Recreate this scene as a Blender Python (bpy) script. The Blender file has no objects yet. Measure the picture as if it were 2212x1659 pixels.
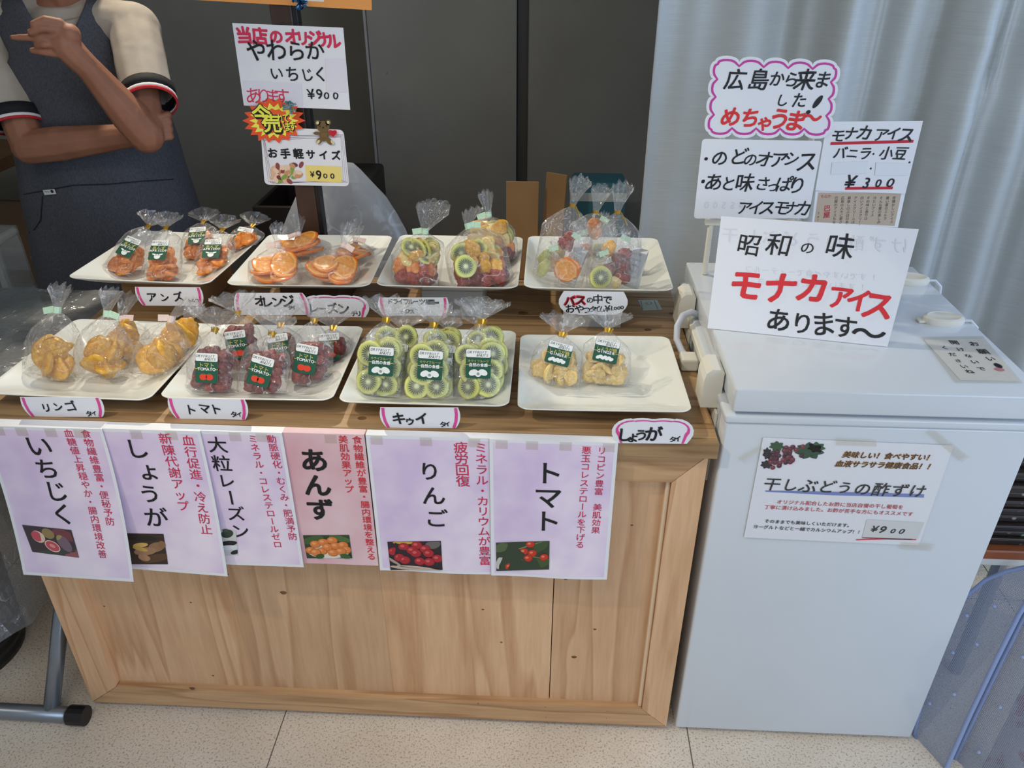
import bpy, bmesh, math, random
from mathutils import Vector, Matrix, noise
V = Vector
sc = bpy.context.scene
col = sc.collection
PI = math.pi

# ------------------------------------------------------------------ camera
FPX, PITCH, YAW, ROLL = 1686.47, 0.527721, -0.0477756, 0.00183151
CAM = V((0.343626, -1.072435, 1.465443))
_cp, _sp, _c, _s = math.cos(PITCH), math.sin(PITCH), math.cos(YAW), math.sin(YAW)
_f = V((_s * _cp, _c * _cp, -_sp)); _r = V((_c, -_s, 0)); _u = _r.cross(_f)
CR = math.cos(ROLL) * _r + math.sin(ROLL) * _u
CU = -math.sin(ROLL) * _r + math.cos(ROLL) * _u
CF = _f
cd = bpy.data.cameras.new('camera'); cam = bpy.data.objects.new('camera', cd); col.objects.link(cam)
cd.sensor_width = 36; cd.lens = FPX / 2212 * 36; cd.clip_start = 0.02
cam.matrix_world = Matrix(((CR.x, CU.x, -CF.x, CAM.x), (CR.y, CU.y, -CF.y, CAM.y), (CR.z, CU.z, -CF.z, CAM.z), (0, 0, 0, 1)))
sc.camera = cam


def ray(u, v):
    return CR * ((u - 1106) / FPX) - CU * ((v - 829.5) / FPX) + CF


def at(u, v, ax, c):
    """point of the photograph's pixel on the world plane axis = c"""
    d = ray(u, v)
    return CAM + d * ((c - CAM['xyz'.index(ax)]) / d['xyz'.index(ax)])


# ------------------------------------------------------------------ light
sc.view_settings.view_transform = 'Standard'; sc.view_settings.look = 'None'
sc.view_settings.gamma = 1; sc.view_settings.use_curve_mapping = False
sc.view_settings.exposure = -0.18
sc.cycles.transparent_max_bounces = 48
w = bpy.data.worlds.new('world'); sc.world = w; w.use_nodes = True
w.node_tree.nodes['Background'].inputs[0].default_value = (0.80, 0.90, 1.0, 1)
w.node_tree.nodes['Background'].inputs[1].default_value = 0.43


def lamp(name, kind, loc, aim, energy, color, **k):
    l = bpy.data.lights.new(name, kind); l.energy = energy; l.color = color
    for a, b in k.items(): setattr(l, a, b)
    o = bpy.data.objects.new(name, l); col.objects.link(o); o.location = loc
    o.rotation_euler = (V(aim) - V(loc)).to_track_quat('-Z', 'Y').to_euler()
    return o


# daylight from the shop front, behind and to the right of the photographer
lamp('window_daylight', 'AREA', (3.0, -2.4, 1.75), (0.7, 0.3, 0.6), 66, (0.60, 0.76, 1.0), shape='RECTANGLE', size=2.6, size_y=1.9)
lamp('side_daylight', 'AREA', (3.4, 0.3, 1.7), (1.1, 0.7, 1.0), 26, (0.42, 0.62, 1.0), shape='RECTANGLE', size=1.0, size_y=1.8)
lamp('aisle_fill_light', 'AREA', (-0.2, -1.25, 2.62), (-0.2, -1.0, 0), 12, (1.0, 0.95, 0.86), shape='RECTANGLE', size=1.6, size_y=0.35)  # added overhead fill to brighten the aisle floor; no such fixture is seen
# warm ceiling spots over the counter
WARM = (1.0, 0.92, 0.76)
lamp('ceiling_spot', 'SPOT', (-0.75, 1.38, 2.42), (0.0, 0.25, 0.76), 112, WARM, spot_size=math.radians(58), spot_blend=0.5, shadow_soft_size=0.03)
lamp('ceiling_spot', 'SPOT', (-0.95, -0.75, 2.45), (0.12, 0.28, 0.76), 68, WARM, spot_size=math.radians(42), spot_blend=0.7, shadow_soft_size=0.03)


# ------------------------------------------------------------------ materials
def s2l(c):
    c /= 255
    return c / 12.92 if c <= 0.04045 else ((c + 0.055) / 1.055) ** 2.4


def rgb(r, g, b):
    return (s2l(r), s2l(g), s2l(b), 1)


MATS = {}


def mat(name, color, rough=0.5, metal=0.0, spec=0.5, **k):
    if name in MATS: return MATS[name]
    m = bpy.data.materials.new(name); m.use_nodes = True
    b = m.node_tree.nodes['Principled BSDF']
    b.inputs['Base Color'].default_value = color; b.inputs['Roughness'].default_value = rough
    b.inputs['Metallic'].default_value = metal; b.inputs['Specular IOR Level'].default_value = spec
    for a, v in k.items():
        b.inputs[a.replace('_', ' ')].default_value = v
    MATS[name] = m
    return m


def N(m, t, **k):
    n = m.node_tree.nodes.new(t)
    for a, v in k.items():
        if a.startswith('i_'):
            n.inputs[a[2:].replace('_', ' ')].default_value = v
        else: setattr(n, a, v)
    return n


def L(m, a, b): m.node_tree.links.new(a, b)


def ramp(m, fac, stops):
    r = N(m, 'ShaderNodeValToRGB'); e = r.color_ramp.elements
    while len(e) < len(stops): e.new(0.5)
    for x, (p, c) in zip(e, stops): x.position = p; x.color = c
    L(m, fac, r.inputs[0]); return r


def noisy(name, c1, c2, scale=8, rough=0.5, bump=0.0, stretch=(1, 1, 1), spec=0.5, detail=6, lo=0.3, hi=0.7, bscale=None, **k):
    """two-colour noise in the object's own coordinates, optional fine relief"""
    m = mat(name, c1, rough, spec=spec, **k); b = m.node_tree.nodes['Principled BSDF']
    tc = N(m, 'ShaderNodeTexCoord'); mp = N(m, 'ShaderNodeMapping'); mp.inputs['Scale'].default_value = stretch
    L(m, tc.outputs['Object'], mp.inputs[0])
    n = N(m, 'ShaderNodeTexNoise', i_Scale=scale, i_Detail=detail); L(m, mp.outputs[0], n.inputs['Vector'])
    r = ramp(m, n.outputs['Fac'], [(lo, c1), (hi, c2)]); L(m, r.outputs[0], b.inputs['Base Color'])
    if bump:
        n2 = N(m, 'ShaderNodeTexNoise', i_Scale=bscale or scale * 3, i_Detail=4); L(m, mp.outputs[0], n2.inputs['Vector'])
        bp = N(m, 'ShaderNodeBump', i_Strength=bump, i_Distance=0.004); L(m, n2.outputs['Fac'], bp.inputs['Height'])
        L(m, bp.outputs[0], b.inputs['Normal'])
    return m


def wood(name, base, dark, axis, rough=0.5, fig=9.0):
    """boards with grain along an axis (0 x, 1 y, 2 z): growth rings distorted by noise, fine fibres, per-object tint"""
    m = mat(name, base, rough); b = m.node_tree.nodes['Principled BSDF']
    tc = N(m, 'ShaderNodeTexCoord'); oi = N(m, 'ShaderNodeObjectInfo')
    add = N(m, 'ShaderNodeVectorMath', operation='ADD'); L(m, tc.outputs['Object'], add.inputs[0])
    rs = N(m, 'ShaderNodeVectorMath', operation='SCALE'); rs.inputs[0].default_value = (3.1, 5.7, 7.3); L(m, oi.outputs['Random'], rs.inputs['Scale'])
    L(m, rs.outputs[0], add.inputs[1])
    st = [1.0, 1.0, 1.0]; st[axis] = 0.07
    mp = N(m, 'ShaderNodeMapping'); mp.inputs['Scale'].default_value = st; L(m, add.outputs[0], mp.inputs[0])
    n1 = N(m, 'ShaderNodeTexNoise', i_Scale=fig, i_Detail=3.0, i_Distortion=0.6); L(m, mp.outputs[0], n1.inputs['Vector'])
    mul = N(m, 'ShaderNodeMath', operation='MULTIPLY'); mul.inputs[1].default_value = 9.0; L(m, n1.outputs['Fac'], mul.inputs[0])
    fr = N(m, 'ShaderNodeMath', operation='FRACT'); L(m, mul.outputs[0], fr.inputs[0])
    rings = ramp(m, fr.outputs[0], [(0.0, (0, 0, 0, 1)), (0.62, (0.35, 0.35, 0.35, 1)), (0.9, (1, 1, 1, 1)), (1.0, (0.1, 0.1, 0.1, 1))])
    n2 = N(m, 'ShaderNodeTexNoise', i_Scale=160.0, i_Detail=4.0); L(m, mp.outputs[0], n2.inputs['Vector'])
    n3 = N(m, 'ShaderNodeTexNoise', i_Scale=3.0, i_Detail=2.0); L(m, add.outputs[0], n3.inputs['Vector'])
    a1 = N(m, 'ShaderNodeMath', operation='MULTIPLY'); a1.inputs[1].default_value = 0.43; L(m, rings.outputs[0], a1.inputs[0])
    a2 = N(m, 'ShaderNodeMath', operation='MULTIPLY_ADD'); a2.inputs[1].default_value = 0.5; L(m, n2.outputs['Fac'], a2.inputs[0]); L(m, a1.outputs[0], a2.inputs[2])
    a3 = N(m, 'ShaderNodeMath', operation='MULTIPLY_ADD'); a3.inputs[1].default_value = 0.45; L(m, n3.outputs['Fac'], a3.inputs[0]); L(m, a2.outputs[0], a3.inputs[2])
    r = ramp(m, a3.outputs[0], [(0.32, base), (0.95, dark)])
    hv = N(m, 'ShaderNodeHueSaturation'); L(m, r.outputs[0], hv.inputs['Color'])
    mr = N(m, 'ShaderNodeMapRange'); mr.inputs['To Min'].default_value = 0.9; mr.inputs['To Max'].default_value = 1.1
    L(m, oi.outputs['Random'], mr.inputs['Value']); L(m, mr.outputs[0], hv.inputs['Value'])
    L(m, hv.outputs[0], b.inputs['Base Color'])
    bp = N(m, 'ShaderNodeBump', i_Strength=0.15, i_Distance=0.002); L(m, a2.outputs[0], bp.inputs['Height']); L(m, bp.outputs[0], b.inputs['Normal'])
    return m


def film(name, tint=(1, 1, 1, 1), haze=0.05, rough=0.06, bump=0.5, bscale=60, base=0.05, edge=0.9, crease=0.5):
    """thin clear plastic: lets light straight through, glossy at the facets, slightly milky"""
    m = bpy.data.materials.new(name); m.use_nodes = True; t = m.node_tree; t.nodes.clear()
    out = N(m, 'ShaderNodeOutputMaterial'); tr = N(m, 'ShaderNodeBsdfTransparent'); tr.inputs[0].default_value = tint
    gl = N(m, 'ShaderNodeBsdfGlossy', i_Roughness=rough); di = N(m, 'ShaderNodeBsdfDiffuse'); di.inputs[0].default_value = (0.9, 0.92, 0.95, 1)
    tl = N(m, 'ShaderNodeBsdfTranslucent'); tl.inputs[0].default_value = (0.9, 0.92, 0.95, 1)
    m0 = N(m, 'ShaderNodeMixShader'); m0.inputs[0].default_value = 0.5; L(m, di.outputs[0], m0.inputs[1]); L(m, tl.outputs[0], m0.inputs[2])
    m1 = N(m, 'ShaderNodeMixShader'); m1.inputs[0].default_value = haze
    L(m, tr.outputs[0], m1.inputs[1]); L(m, m0.outputs[0], m1.inputs[2])
    if bump:  # fine creases scatter white
        tv = N(m, 'ShaderNodeTexCoord'); nd = N(m, 'ShaderNodeTexNoise', i_Scale=18.0, i_Detail=2.0); L(m, tv.outputs['Object'], nd.inputs['Vector'])
        ad = N(m, 'ShaderNodeVectorMath', operation='MULTIPLY_ADD'); ad.inputs[1].default_value = (.03, .03, .03); L(m, nd.outputs['Color'], ad.inputs[0]); L(m, tv.outputs['Object'], ad.inputs[2])
        n8 = N(m, 'ShaderNodeTexNoise', i_Scale=bscale * .42, i_Detail=1.5, i_Distortion=.8); L(m, ad.outputs[0], n8.inputs['Vector'])
        s8 = N(m, 'ShaderNodeMath', operation='SUBTRACT'); s8.inputs[1].default_value = .5; L(m, n8.outputs['Fac'], s8.inputs[0])
        a8 = N(m, 'ShaderNodeMath', operation='ABSOLUTE'); L(m, s8.outputs[0], a8.inputs[0])
        n9 = N(m, 'ShaderNodeTexNoise', i_Scale=bscale * .5, i_Detail=2.0); L(m, tv.outputs['Object'], n9.inputs['Vector'])
        r9 = N(m, 'ShaderNodeMapRange'); r9.inputs['From Min'].default_value = .42; r9.inputs['From Max'].default_value = .7; r9.inputs['To Max'].default_value = .022; L(m, n9.outputs['Fac'], r9.inputs['Value'])
        sb = N(m, 'ShaderNodeMath', operation='SUBTRACT'); L(m, r9.outputs[0], sb.inputs[0]); L(m, a8.outputs[0], sb.inputs[1])
        cl = N(m, 'ShaderNodeMath', operation='MULTIPLY', use_clamp=True); cl.inputs[1].default_value = crease * 60; L(m, sb.outputs[0], cl.inputs[0])
        c2 = N(m, 'ShaderNodeMath', operation='MINIMUM'); c2.inputs[1].default_value = crease; L(m, cl.outputs[0], c2.inputs[0]); cl = c2
        hz = N(m, 'ShaderNodeMath', operation='ADD', use_clamp=True); hz.inputs[1].default_value = haze; L(m, cl.outputs[0], hz.inputs[0]); L(m, hz.outputs[0], m1.inputs[0])
    lw = N(m, 'ShaderNodeLayerWeight', i_Blend=0.25); mr = N(m, 'ShaderNodeMapRange')
    mr.inputs['To Min'].default_value = base; mr.inputs['To Max'].default_value = edge
    pw = N(m, 'ShaderNodeMath', operation='POWER'); pw.inputs[1].default_value = 2.0
    L(m, lw.outputs['Facing'], pw.inputs[0]); L(m, pw.outputs[0], mr.inputs['Value'])
    m2 = N(m, 'ShaderNodeMixShader'); L(m, mr.outputs[0], m2.inputs[0]); L(m, m1.outputs[0], m2.inputs[1]); L(m, gl.outputs[0], m2.inputs[2])
    if bump:
        tc = N(m, 'ShaderNodeTexCoord'); n = N(m, 'ShaderNodeTexNoise', i_Scale=bscale, i_Detail=3.0, i_Distortion=1.2)
        L(m, tc.outputs['Object'], n.inputs['Vector'])
        bp = N(m, 'ShaderNodeBump', i_Strength=bump, i_Distance=0.01); L(m, n.outputs['Fac'], bp.inputs['Height'])
        L(m, bp.outputs[0], gl.inputs['Normal']); L(m, bp.outputs[0], lw.inputs['Normal'])
    L(m, m2.outputs[0], out.inputs[0])
    MATS[name] = m
    return m


# flat print on paper: the colour is stored per face
INK = mat('print_ink', (0, 0, 0, 1), 0.55)
_a = N(INK, 'ShaderNodeAttribute', attribute_name='Col')
L(INK, _a.outputs['Color'], INK.node_tree.nodes['Principled BSDF'].inputs['Base Color'])

WHITE = mat('white_paper', rgb(232, 232, 236), 0.45)
CELLO = film('clear_cellophane', haze=.07, rough=.09, base=.08, bump=.8, crease=.6)
LAMI = film('laminate_film', haze=0.0, bump=0.0, base=0.02, edge=0.4)
GOLD = mat('gold_twist_tie', rgb(205, 160, 60), 0.3, 0.9)
CER = mat('cream_white_ceramic', rgb(235, 236, 228), 0.12, Coat_Weight=0.4)
FRZ = noisy('white_enamel', rgb(206, 211, 216), rgb(212, 217, 222), 3, 0.13)
FRZ_D = mat('off_white_plastic', rgb(222, 218, 205), 0.4)
STEEL = mat('grey_steel_tube', rgb(150, 155, 160), 0.28, 0.85)
BLACKP = mat('black_plastic', rgb(16, 16, 17), 0.4)
WALLM = noisy('grey_wall_paint', rgb(130, 127, 117), rgb(138, 135, 125), 5, 0.75, 0.05, bscale=220)
DARKW = noisy('dark_brown_wood', rgb(70, 46, 34), rgb(52, 34, 26), 20, 0.4, stretch=(1, 1, 0.1))
CARD = noisy('brown_cardboard', rgb(165, 128, 84), rgb(150, 115, 74), 6, 0.8)


# ------------------------------------------------------------------ objects
OFF = {}


def tag(o, label=None, cat=None, group=None, kind=None):
    if label: o['label'] = label
    if cat: o['category'] = cat
    if group: o['group'] = group
    if kind: o['kind'] = kind
    return o


def mesh(name, verts, faces, m, smooth=False, cols=None, mi=None):
    me = bpy.data.meshes.new(name)
    me.from_pydata([tuple(v) for v in verts], [], faces)
    for x in (m if isinstance(m, (list, tuple)) else [m]): me.materials.append(x)
    if smooth: me.polygons.foreach_set('use_smooth', [True] * len(me.polygons))
    if mi: me.polygons.foreach_set('material_index', mi)
    if cols:
        a = me.color_attributes.new('Col', 'FLOAT_COLOR', 'CORNER'); d = []
        for f, c in zip(faces, cols): d.extend(list(c) * len(f))
        a.data.foreach_set('color', d)
    me.update()
    return me


def link(name, me, parent=None, loc=None):
    o = bpy.data.objects.new(name, me); col.objects.link(o)
    if parent is not None: o.parent = parent
    if loc is not None: o.location = loc
    return o


def mk(name, verts, faces, m, parent=None, loc=None, smooth=False, cols=None, mi=None, local=False):
    """world-space vertices -> one mesh object; under a parent they are kept relative to that thing's base"""
    off = V((0, 0, 0))
    if parent is not None and not local: off = OFF.get(parent, V((0, 0, 0)))
    elif loc is not None: off = V(loc)
    o = link(name, mesh(name, [V(v) - off for v in verts], faces, m, smooth, cols, mi), parent, None if parent is not None else off)
    OFF[o] = off
    return o


def root(name, loc, label, cat, group=None, kind=None):
    o = bpy.data.objects.new(name, None); col.objects.link(o); o.location = loc; o.empty_display_size = 0.03
    OFF[o] = V(loc)
    return tag(o, label, cat, group, kind)


class MB:
    """collects world-space boxes, tubes and lofts into one mesh"""
    def __init__(s): s.v = []; s.f = []

    def add(s, v, f):
        n = len(s.v); s.v += [V(x) for x in v]; s.f += [tuple(i + n for i in q) for q in f]; return s

    def box(s, c, d, bev=0.0, rot=None, seg=1):
        bm = bmesh.new(); bmesh.ops.create_cube(bm, size=1)
        for v in bm.verts: v.co = V((v.co.x * d[0], v.co.y * d[1], v.co.z * d[2]))
        if bev: bmesh.ops.bevel(bm, geom=list(bm.edges), offset=bev, segments=seg, profile=0.5, affect='EDGES')
        bm.verts.index_update()
        vs = [v.co.copy() for v in bm.verts]
        if rot is not None: vs = [rot @ v for v in vs]
        s.add([v + V(c) for v in vs], [[v.index for v in f.verts] for f in bm.faces]); bm.free(); return s

    def bb(s, a, b, bev=0.0, seg=1):
        a, b = V(a), V(b); return s.box((a + b) / 2, b - a, bev, seg=seg)

    def loft(s, rings, cap=True, closed=True):
        n = len(rings[0]); v = [p for r in rings for p in r]; f = []
        for i in range(len(rings) - 1):
            for j in range(n if closed else n - 1):
                k = (j + 1) % n; f.append((i * n + j, i * n + k, (i + 1) * n + k, (i + 1) * n + j))
        if cap and closed:
            f.append(tuple(reversed(range(n)))); f.append(tuple((len(rings) - 1) * n + j for j in range(n)))
        return s.add(v, f)

    def tube(s, pts, r, n=10, cap=True):
        pts = [V(p) for p in pts]; rs = r if isinstance(r, (list, tuple)) else [r] * len(pts); rings = []
        up = V((0.13, 0.21, 1)).normalized()
        for i, p in enumerate(pts):
            t = (pts[min(i + 1, len(pts) - 1)] - pts[max(i - 1, 0)]).normalized()
            if abs(t.dot(up)) > 0.95: up = V((1, 0.1, 0.05)).normalized()
            a = t.cross(up).normalized(); b = t.cross(a).normalized(); up = -b if (-b).dot(up) > 0 else b
            rings.append([p + (a * math.cos(q) + b * math.sin(q)) * rs[i] for q in [2 * PI * k / n for k in range(n)]])
        return s.loft(rings, cap)

    def ball(s, c, r, sx=1, sy=1, sz=1, n=10):
        rings = []
        for i in range(1, n):
            a = PI * i / n
            rings.append([V(c) + V((r * sx * math.sin(a) * math.cos(q), r * sy * math.sin(a) * math.sin(q), -r * sz * math.cos(a))) for q in [2 * PI * k / (n + 2) for k in range(n + 2)]])
        return s.loft(rings)

    def build(s, name, m, parent=None, loc=None, smooth=False, local=False):
        return mk(name, s.v, s.f, m, parent, loc, smooth, local=local)


def smooth_mod(o, lv=1):
    md = o.modifiers.new('subsurf', 'SUBSURF'); md.levels = lv; md.render_levels = lv; return o


def autosmooth(o, ang=35):
    me = o.data
    me.polygons.foreach_set('use_smooth', [True] * len(me.polygons))
    bm = bmesh.new(); bm.from_mesh(me)
    for e in bm.edges:
        if len(e.link_faces) == 2 and e.calc_face_angle(0) > math.radians(ang): e.smooth = False
    bm.to_mesh(me); bm.free(); return o


# ------------------------------------------------------------------ print and lettering
GL = {}


def glyph(ch, bold):
    k = (ch, bold)
    if k not in GL:
        c = bpy.data.curves.new('g', 'FONT'); c.body = ch; c.resolution_u = 3; c.offset = bold
        o = bpy.data.objects.new('g', c); me = bpy.data.meshes.new_from_object(o)
        vs = [(v.co.x, v.co.y) for v in me.vertices]; fs = [tuple(p.vertices) for p in me.polygons]
        x = [a for a, _ in vs] or [0]
        GL[k] = (vs, fs, (min(x) + max(x)) / 2 if ord(ch) < 256 else 0.5, max(x) - min(x))
        bpy.data.objects.remove(o); bpy.data.curves.remove(c); bpy.data.meshes.remove(me)
    return GL[k]


class Sheet:
    """a sheet of paper: local metres (a right, b up) -> world, optionally bent along its normal"""
    def __init__(s, o, r, u, bend=None):
        s.o = V(o); s.r = V(r).normalized(); u = V(u); s.u = (u - s.r * u.dot(s.r)).normalized(); s.n = s.r.cross(s.u); s.bend = bend

    def S(s, a, b, e=0.0):
        p = s.o + s.r * a + s.u * b
        if s.bend: p = p + s.n * s.bend(a, b)
        return p + s.n * e

    def inv(s, px):
        h = 0.0
        for _ in range(8 if s.bend else 1):
            d = ray(*px); t = ((s.o + s.n * h) - CAM).dot(s.n) / d.dot(s.n); q = CAM + d * t - s.o
            a, b = q.dot(s.r), q.dot(s.u)
            if s.bend: h = s.bend(a, b)
        return (a, b)


def Z(ox, oy, k):
    """coordinates read off an enlarged crop -> photograph pixels"""
    return lambda x, y: (ox + x / k, oy + y / k)


class Print:
    def __init__(s, sheet, seed=1):
        s.sh = sheet; s.v = []; s.f = []; s.c = []; s.rnd = random.Random(seed)

    def poly(s, pts, c, layer=1):
        n = len(s.v); s.v += [s.sh.S(a, b, 0.00025 * layer + 0.0002) for a, b in pts]; s.f.append(tuple(range(n, n + len(pts)))); s.c.append(c)

    def px(s, pts, c, layer=1): s.poly([s.sh.inv(p) for p in pts], c, layer)

    def ell(s, x, y, rx, ry, c, layer=1, rot=0, n=16):
        cs, sn = math.cos(rot), math.sin(rot)
        s.poly([(x + rx * math.cos(t) * cs - ry * math.sin(t) * sn, y + rx * math.cos(t) * sn + ry * math.sin(t) * cs) for t in [2 * PI * i / n for i in range(n)]], c, layer)

    def strip(s, pts, w, c, layer=1, closed=False):
        P = [V((a, b)) for a, b in pts]; n = len(P); ed = []
        for i, p in enumerate(P):
            a = P[(i - 1) % n] if closed or i else p; b = P[(i + 1) % n] if closed or i < n - 1 else p
            t = (b - a).normalized(); nn = V((-t.y, t.x)) * (w / 2); ed.append((p + nn, p - nn))
        for i in range(n if closed else n - 1):
            a, b = ed[i], ed[(i + 1) % n]
            s.poly([a[0], a[1], b[1], b[0]], c, layer)

    def char(s, ch, p, em, c, r=(1, 0), bold=0.0, jit=0.0, slant=0.0, layer=2, wx=1.0, mirror=False, turn=False):
        if ch in ' \u3000': return
        vs, fs, cx, _ = glyph(ch, 0.0)
        cy = 0.355 if ord(ch) < 256 else 0.38
        if jit and ch == '0': wx *= 1.3
        r = V(r).normalized()
        if jit: a = s.rnd.gauss(0, jit); r = V((r.x * math.cos(a) - r.y * math.sin(a), r.x * math.sin(a) + r.y * math.cos(a))); em *= 1 + s.rnd.gauss(0, jit * 0.6)
        u = V((-r.y, r.x)); so = s.rnd.random() * 50; s.k = (getattr(s, 'k', 0) + 1) % 4; pts = []
        for x, y in vs:
            x -= cx; y -= cy
            if jit:
                q = V((x * 2.2 + so, y * 2.2, so)); x, y = x + 0.045 * noise.noise(q), y + 0.045 * noise.noise(q + V((9, 9, 9)))
            if turn: x, y = y, -x
            x = x * wx + slant * y
            if mirror: x = -x
            pts.append((x, y))
        # a bold stroke is the same outline laid down several times, each a hair apart and a hair higher
        nb = 0 if bold <= 0 else (4 if bold < 0.03 else 8)
        for j in range(nb + 1):
            ox, oy = (0, 0) if j == 0 else (bold * math.cos(2 * PI * (j + .5) / nb), bold * math.sin(2 * PI * (j + .5) / nb))
            n = len(s.v); e = 0.00025 * layer + 0.0002 + (j + 9 * s.k) * 6e-6
            for x, y in pts:
                d = r * ((x + ox) * em) + u * ((y + oy) * em)
                s.v.append(s.sh.S(p[0] + d.x, p[1] + d.y, e))
            for f in fs: s.f.append(tuple(i + n for i in f)); s.c.append(c)

    def chars(s, zf, items, c, **k):
        """handwriting: every character at its own place and size (read off a crop)"""
        for ch, x, y, e in items:
            p = s.sh.inv(zf(x, y)); a = s.sh.inv(zf(x - e * 0.4, y)); b = s.sh.inv(zf(x + e * 0.4, y))
            s.char(ch, p, (V(b) - V(a)).length / 0.8, c, **k)

    def line(s, zf, txt, a, b, c, em=None, **k):
        A, B = V(s.sh.inv(zf(*a))), V(s.sh.inv(zf(*b))); d = (B - A) / len(txt)
        for i, ch in enumerate(txt): s.char(ch, A + d * (i + 0.5), em or d.length * 1.0, c, r=d, **k)

    def col(s, zf, txt, a, b, c, k=1.0, **kw):
        """vertical writing between the centres of the first and last character"""
        A, B = V(s.sh.inv(zf(*a))), V(s.sh.inv(zf(*b))); d = (B - A) / max(1, len(txt) - 1)
        r = V((-d.y, d.x)).normalized()
        for i, ch in enumerate(txt): s.char(ch, A + d * i, d.length * k, c, r=r, turn=ch in 'ー〜', **kw)

    def build(s, parent, name='print', local=False):
        o = mk(name, s.v, s.f, INK, parent, cols=s.c, local=local); return o


def outline_sheet(name, sh, pts, m, parent=None, th=0.0007, loc=None, inner=None):
    n = len(pts); v = [sh.S(a, b, 0) for a, b in pts] + [sh.S(a, b, -th) for a, b in pts]
    f = [tuple(range(n)), tuple(reversed(range(n, 2 * n)))] + [(i, i + n, (i + 1) % n + n, (i + 1) % n) for i in range(n)]
    return mk(name, v, f, m, parent, loc)


def rrect(w, h, r, n=5, x0=0, y0=0):
    p = []
    for cx, cy, a in ((x0 + w - r, y0 + r, -90), (x0 + w - r, y0 + h - r, 0), (x0 + r, y0 + h - r, 90), (x0 + r, y0 + r, 180)):
        for i in range(n + 1):
            t = math.radians(a + 90 * i / n); p.append((cx + r * math.cos(t), cy + r * math.sin(t)))
    return p


def quadpx(sh, *pts): return [sh.inv(p) for p in pts]


BLK = rgb(18, 18, 22); RED = rgb(214, 42, 52); PINKR = rgb(203, 40, 78); PINK = rgb(222, 74, 150)
# ================================================================== the setting
def struct(o, kind='structure'): o['kind'] = kind; return o


FLOORM = noisy('speckled_beige_vinyl', rgb(236, 222, 204), rgb(220, 204, 184), 4, 0.42, lo=0.35, hi=0.65)
_b = FLOORM.node_tree.nodes['Principled BSDF']
_tc = N(FLOORM, 'ShaderNodeTexCoord'); _n = N(FLOORM, 'ShaderNodeTexNoise', i_Scale=230.0, i_Detail=3.0, i_Roughness=0.7)
L(FLOORM, _tc.outputs['Object'], _n.inputs['Vector'])
_rp = ramp(FLOORM, _n.outputs['Fac'], [(0.36, (0.38, 0.34, 0.30, 1)), (0.47, (1, 1, 1, 1)), (0.62, (1, 1, 1, 1)), (0.72, (1.12, 1.12, 1.12, 1))])
_mx = N(FLOORM, 'ShaderNodeMix', data_type='RGBA', blend_type='MULTIPLY'); _mx.inputs[0].default_value = 0.8
_old = _b.inputs['Base Color'].links[0].from_socket
L(FLOORM, _old, _mx.inputs[6]); L(FLOORM, _rp.outputs[0], _mx.inputs[7]); L(FLOORM, _mx.outputs[2], _b.inputs['Base Color'])
SEAM = mat('floor_seam_filler', rgb(118, 108, 96), 0.7)
fl = struct(MB().bb((-3.2, -3.0, -0.05), (3.6, 2.2, -0.0012)).build('floor', SEAM))
xs = [-3.2, -2.783, -1.921, -1.059, -0.197, 0.665, 1.527, 2.389, 3.6]
for i in range(len(xs) - 1):
    for y0, y1 in ((-3.0, -1.42), (-1.42, 0.42), (0.42, 2.2)):
        MB().bb((xs[i] + 0.0012, y0 + 0.0012, -0.0012), (xs[i + 1] - 0.0012, y1 - 0.0012, 0.0), 0.0004).build('floor_sheet', FLOORM, fl)
# back wall is two planes: a dark recess to the left, a proud pillar, then the wall behind the curtain
struct(MB().bb((-3.2, 2.0, 0), (3.6, 2.15, 2.7)).build('wall_back', WALLM))
PX0, PX1 = -0.225, 0.232
p = struct(MB().bb((PX0, 1.5, 0), (PX1, 2.0, 2.7), 0.004).build('wall_pillar', WALLM))
p = struct(MB().bb((PX1 + 0.036, 1.52, 0), (1.05, 1.98, 2.7), 0.003).build('wall_right_panel', WALLM))
MB().bb((PX0 - 0.006, 1.494, 0), (PX0 + 0.001, 1.5, 2.7)).build('trim_corner_bead', mat('grey_bead', rgb(150, 150, 148), 0.4)); struct(bpy.data.objects['trim_corner_bead'])
struct(MB().bb((PX1 + 0.002, 1.56, 0), (PX1 + 0.034, 1.6, 2.7)).build('trim_joint', mat('dark_joint', rgb(92, 92, 90), 0.6)))
struct(MB().bb((-3.3, -0.4, 0), (-3.2, 2.15, 2.7)).build('wall_left', WALLM))
struct(MB().bb((-3.3, -1.6, 2.65), (3.6, 2.15, 2.75)).build('ceiling', mat('ceiling_board', rgb(206, 204, 198), 0.8)))

# ================================================================== the counter
WB, WD = rgb(212, 172, 128), rgb(166, 124, 84)
WX = wood('pine_grain_along_x', WB, WD, 0); WY = wood('pine_grain_along_y', WB, WD, 1)
WZ = wood('pine_grain_upright', rgb(222, 182, 142), rgb(188, 142, 102), 2, fig=5.0); WTOP = wood('pine_worktop_boards', rgb(184, 150, 108), rgb(132, 100, 66), 0, 0.42)
KNOT = noisy('wood_knot', rgb(96, 62, 40), rgb(130, 92, 60), 60, 0.6)
ct = root('display_counter', (0, 0.3, 0), 'pale pine display counter with framed front panel carrying eight plates', 'counter')
H = 0.743
yb = [-0.012, 0.006, 0.105, 0.232, 0.35, 0.463, 0.572, 0.66]
for a, b in zip(yb, yb[1:]):
    MB().bb((-0.631, a + 0.0004, H - 0.03), (0.631, b - 0.0004, H), 0.0018, 2).build('worktop_board', WTOP, ct)
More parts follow.
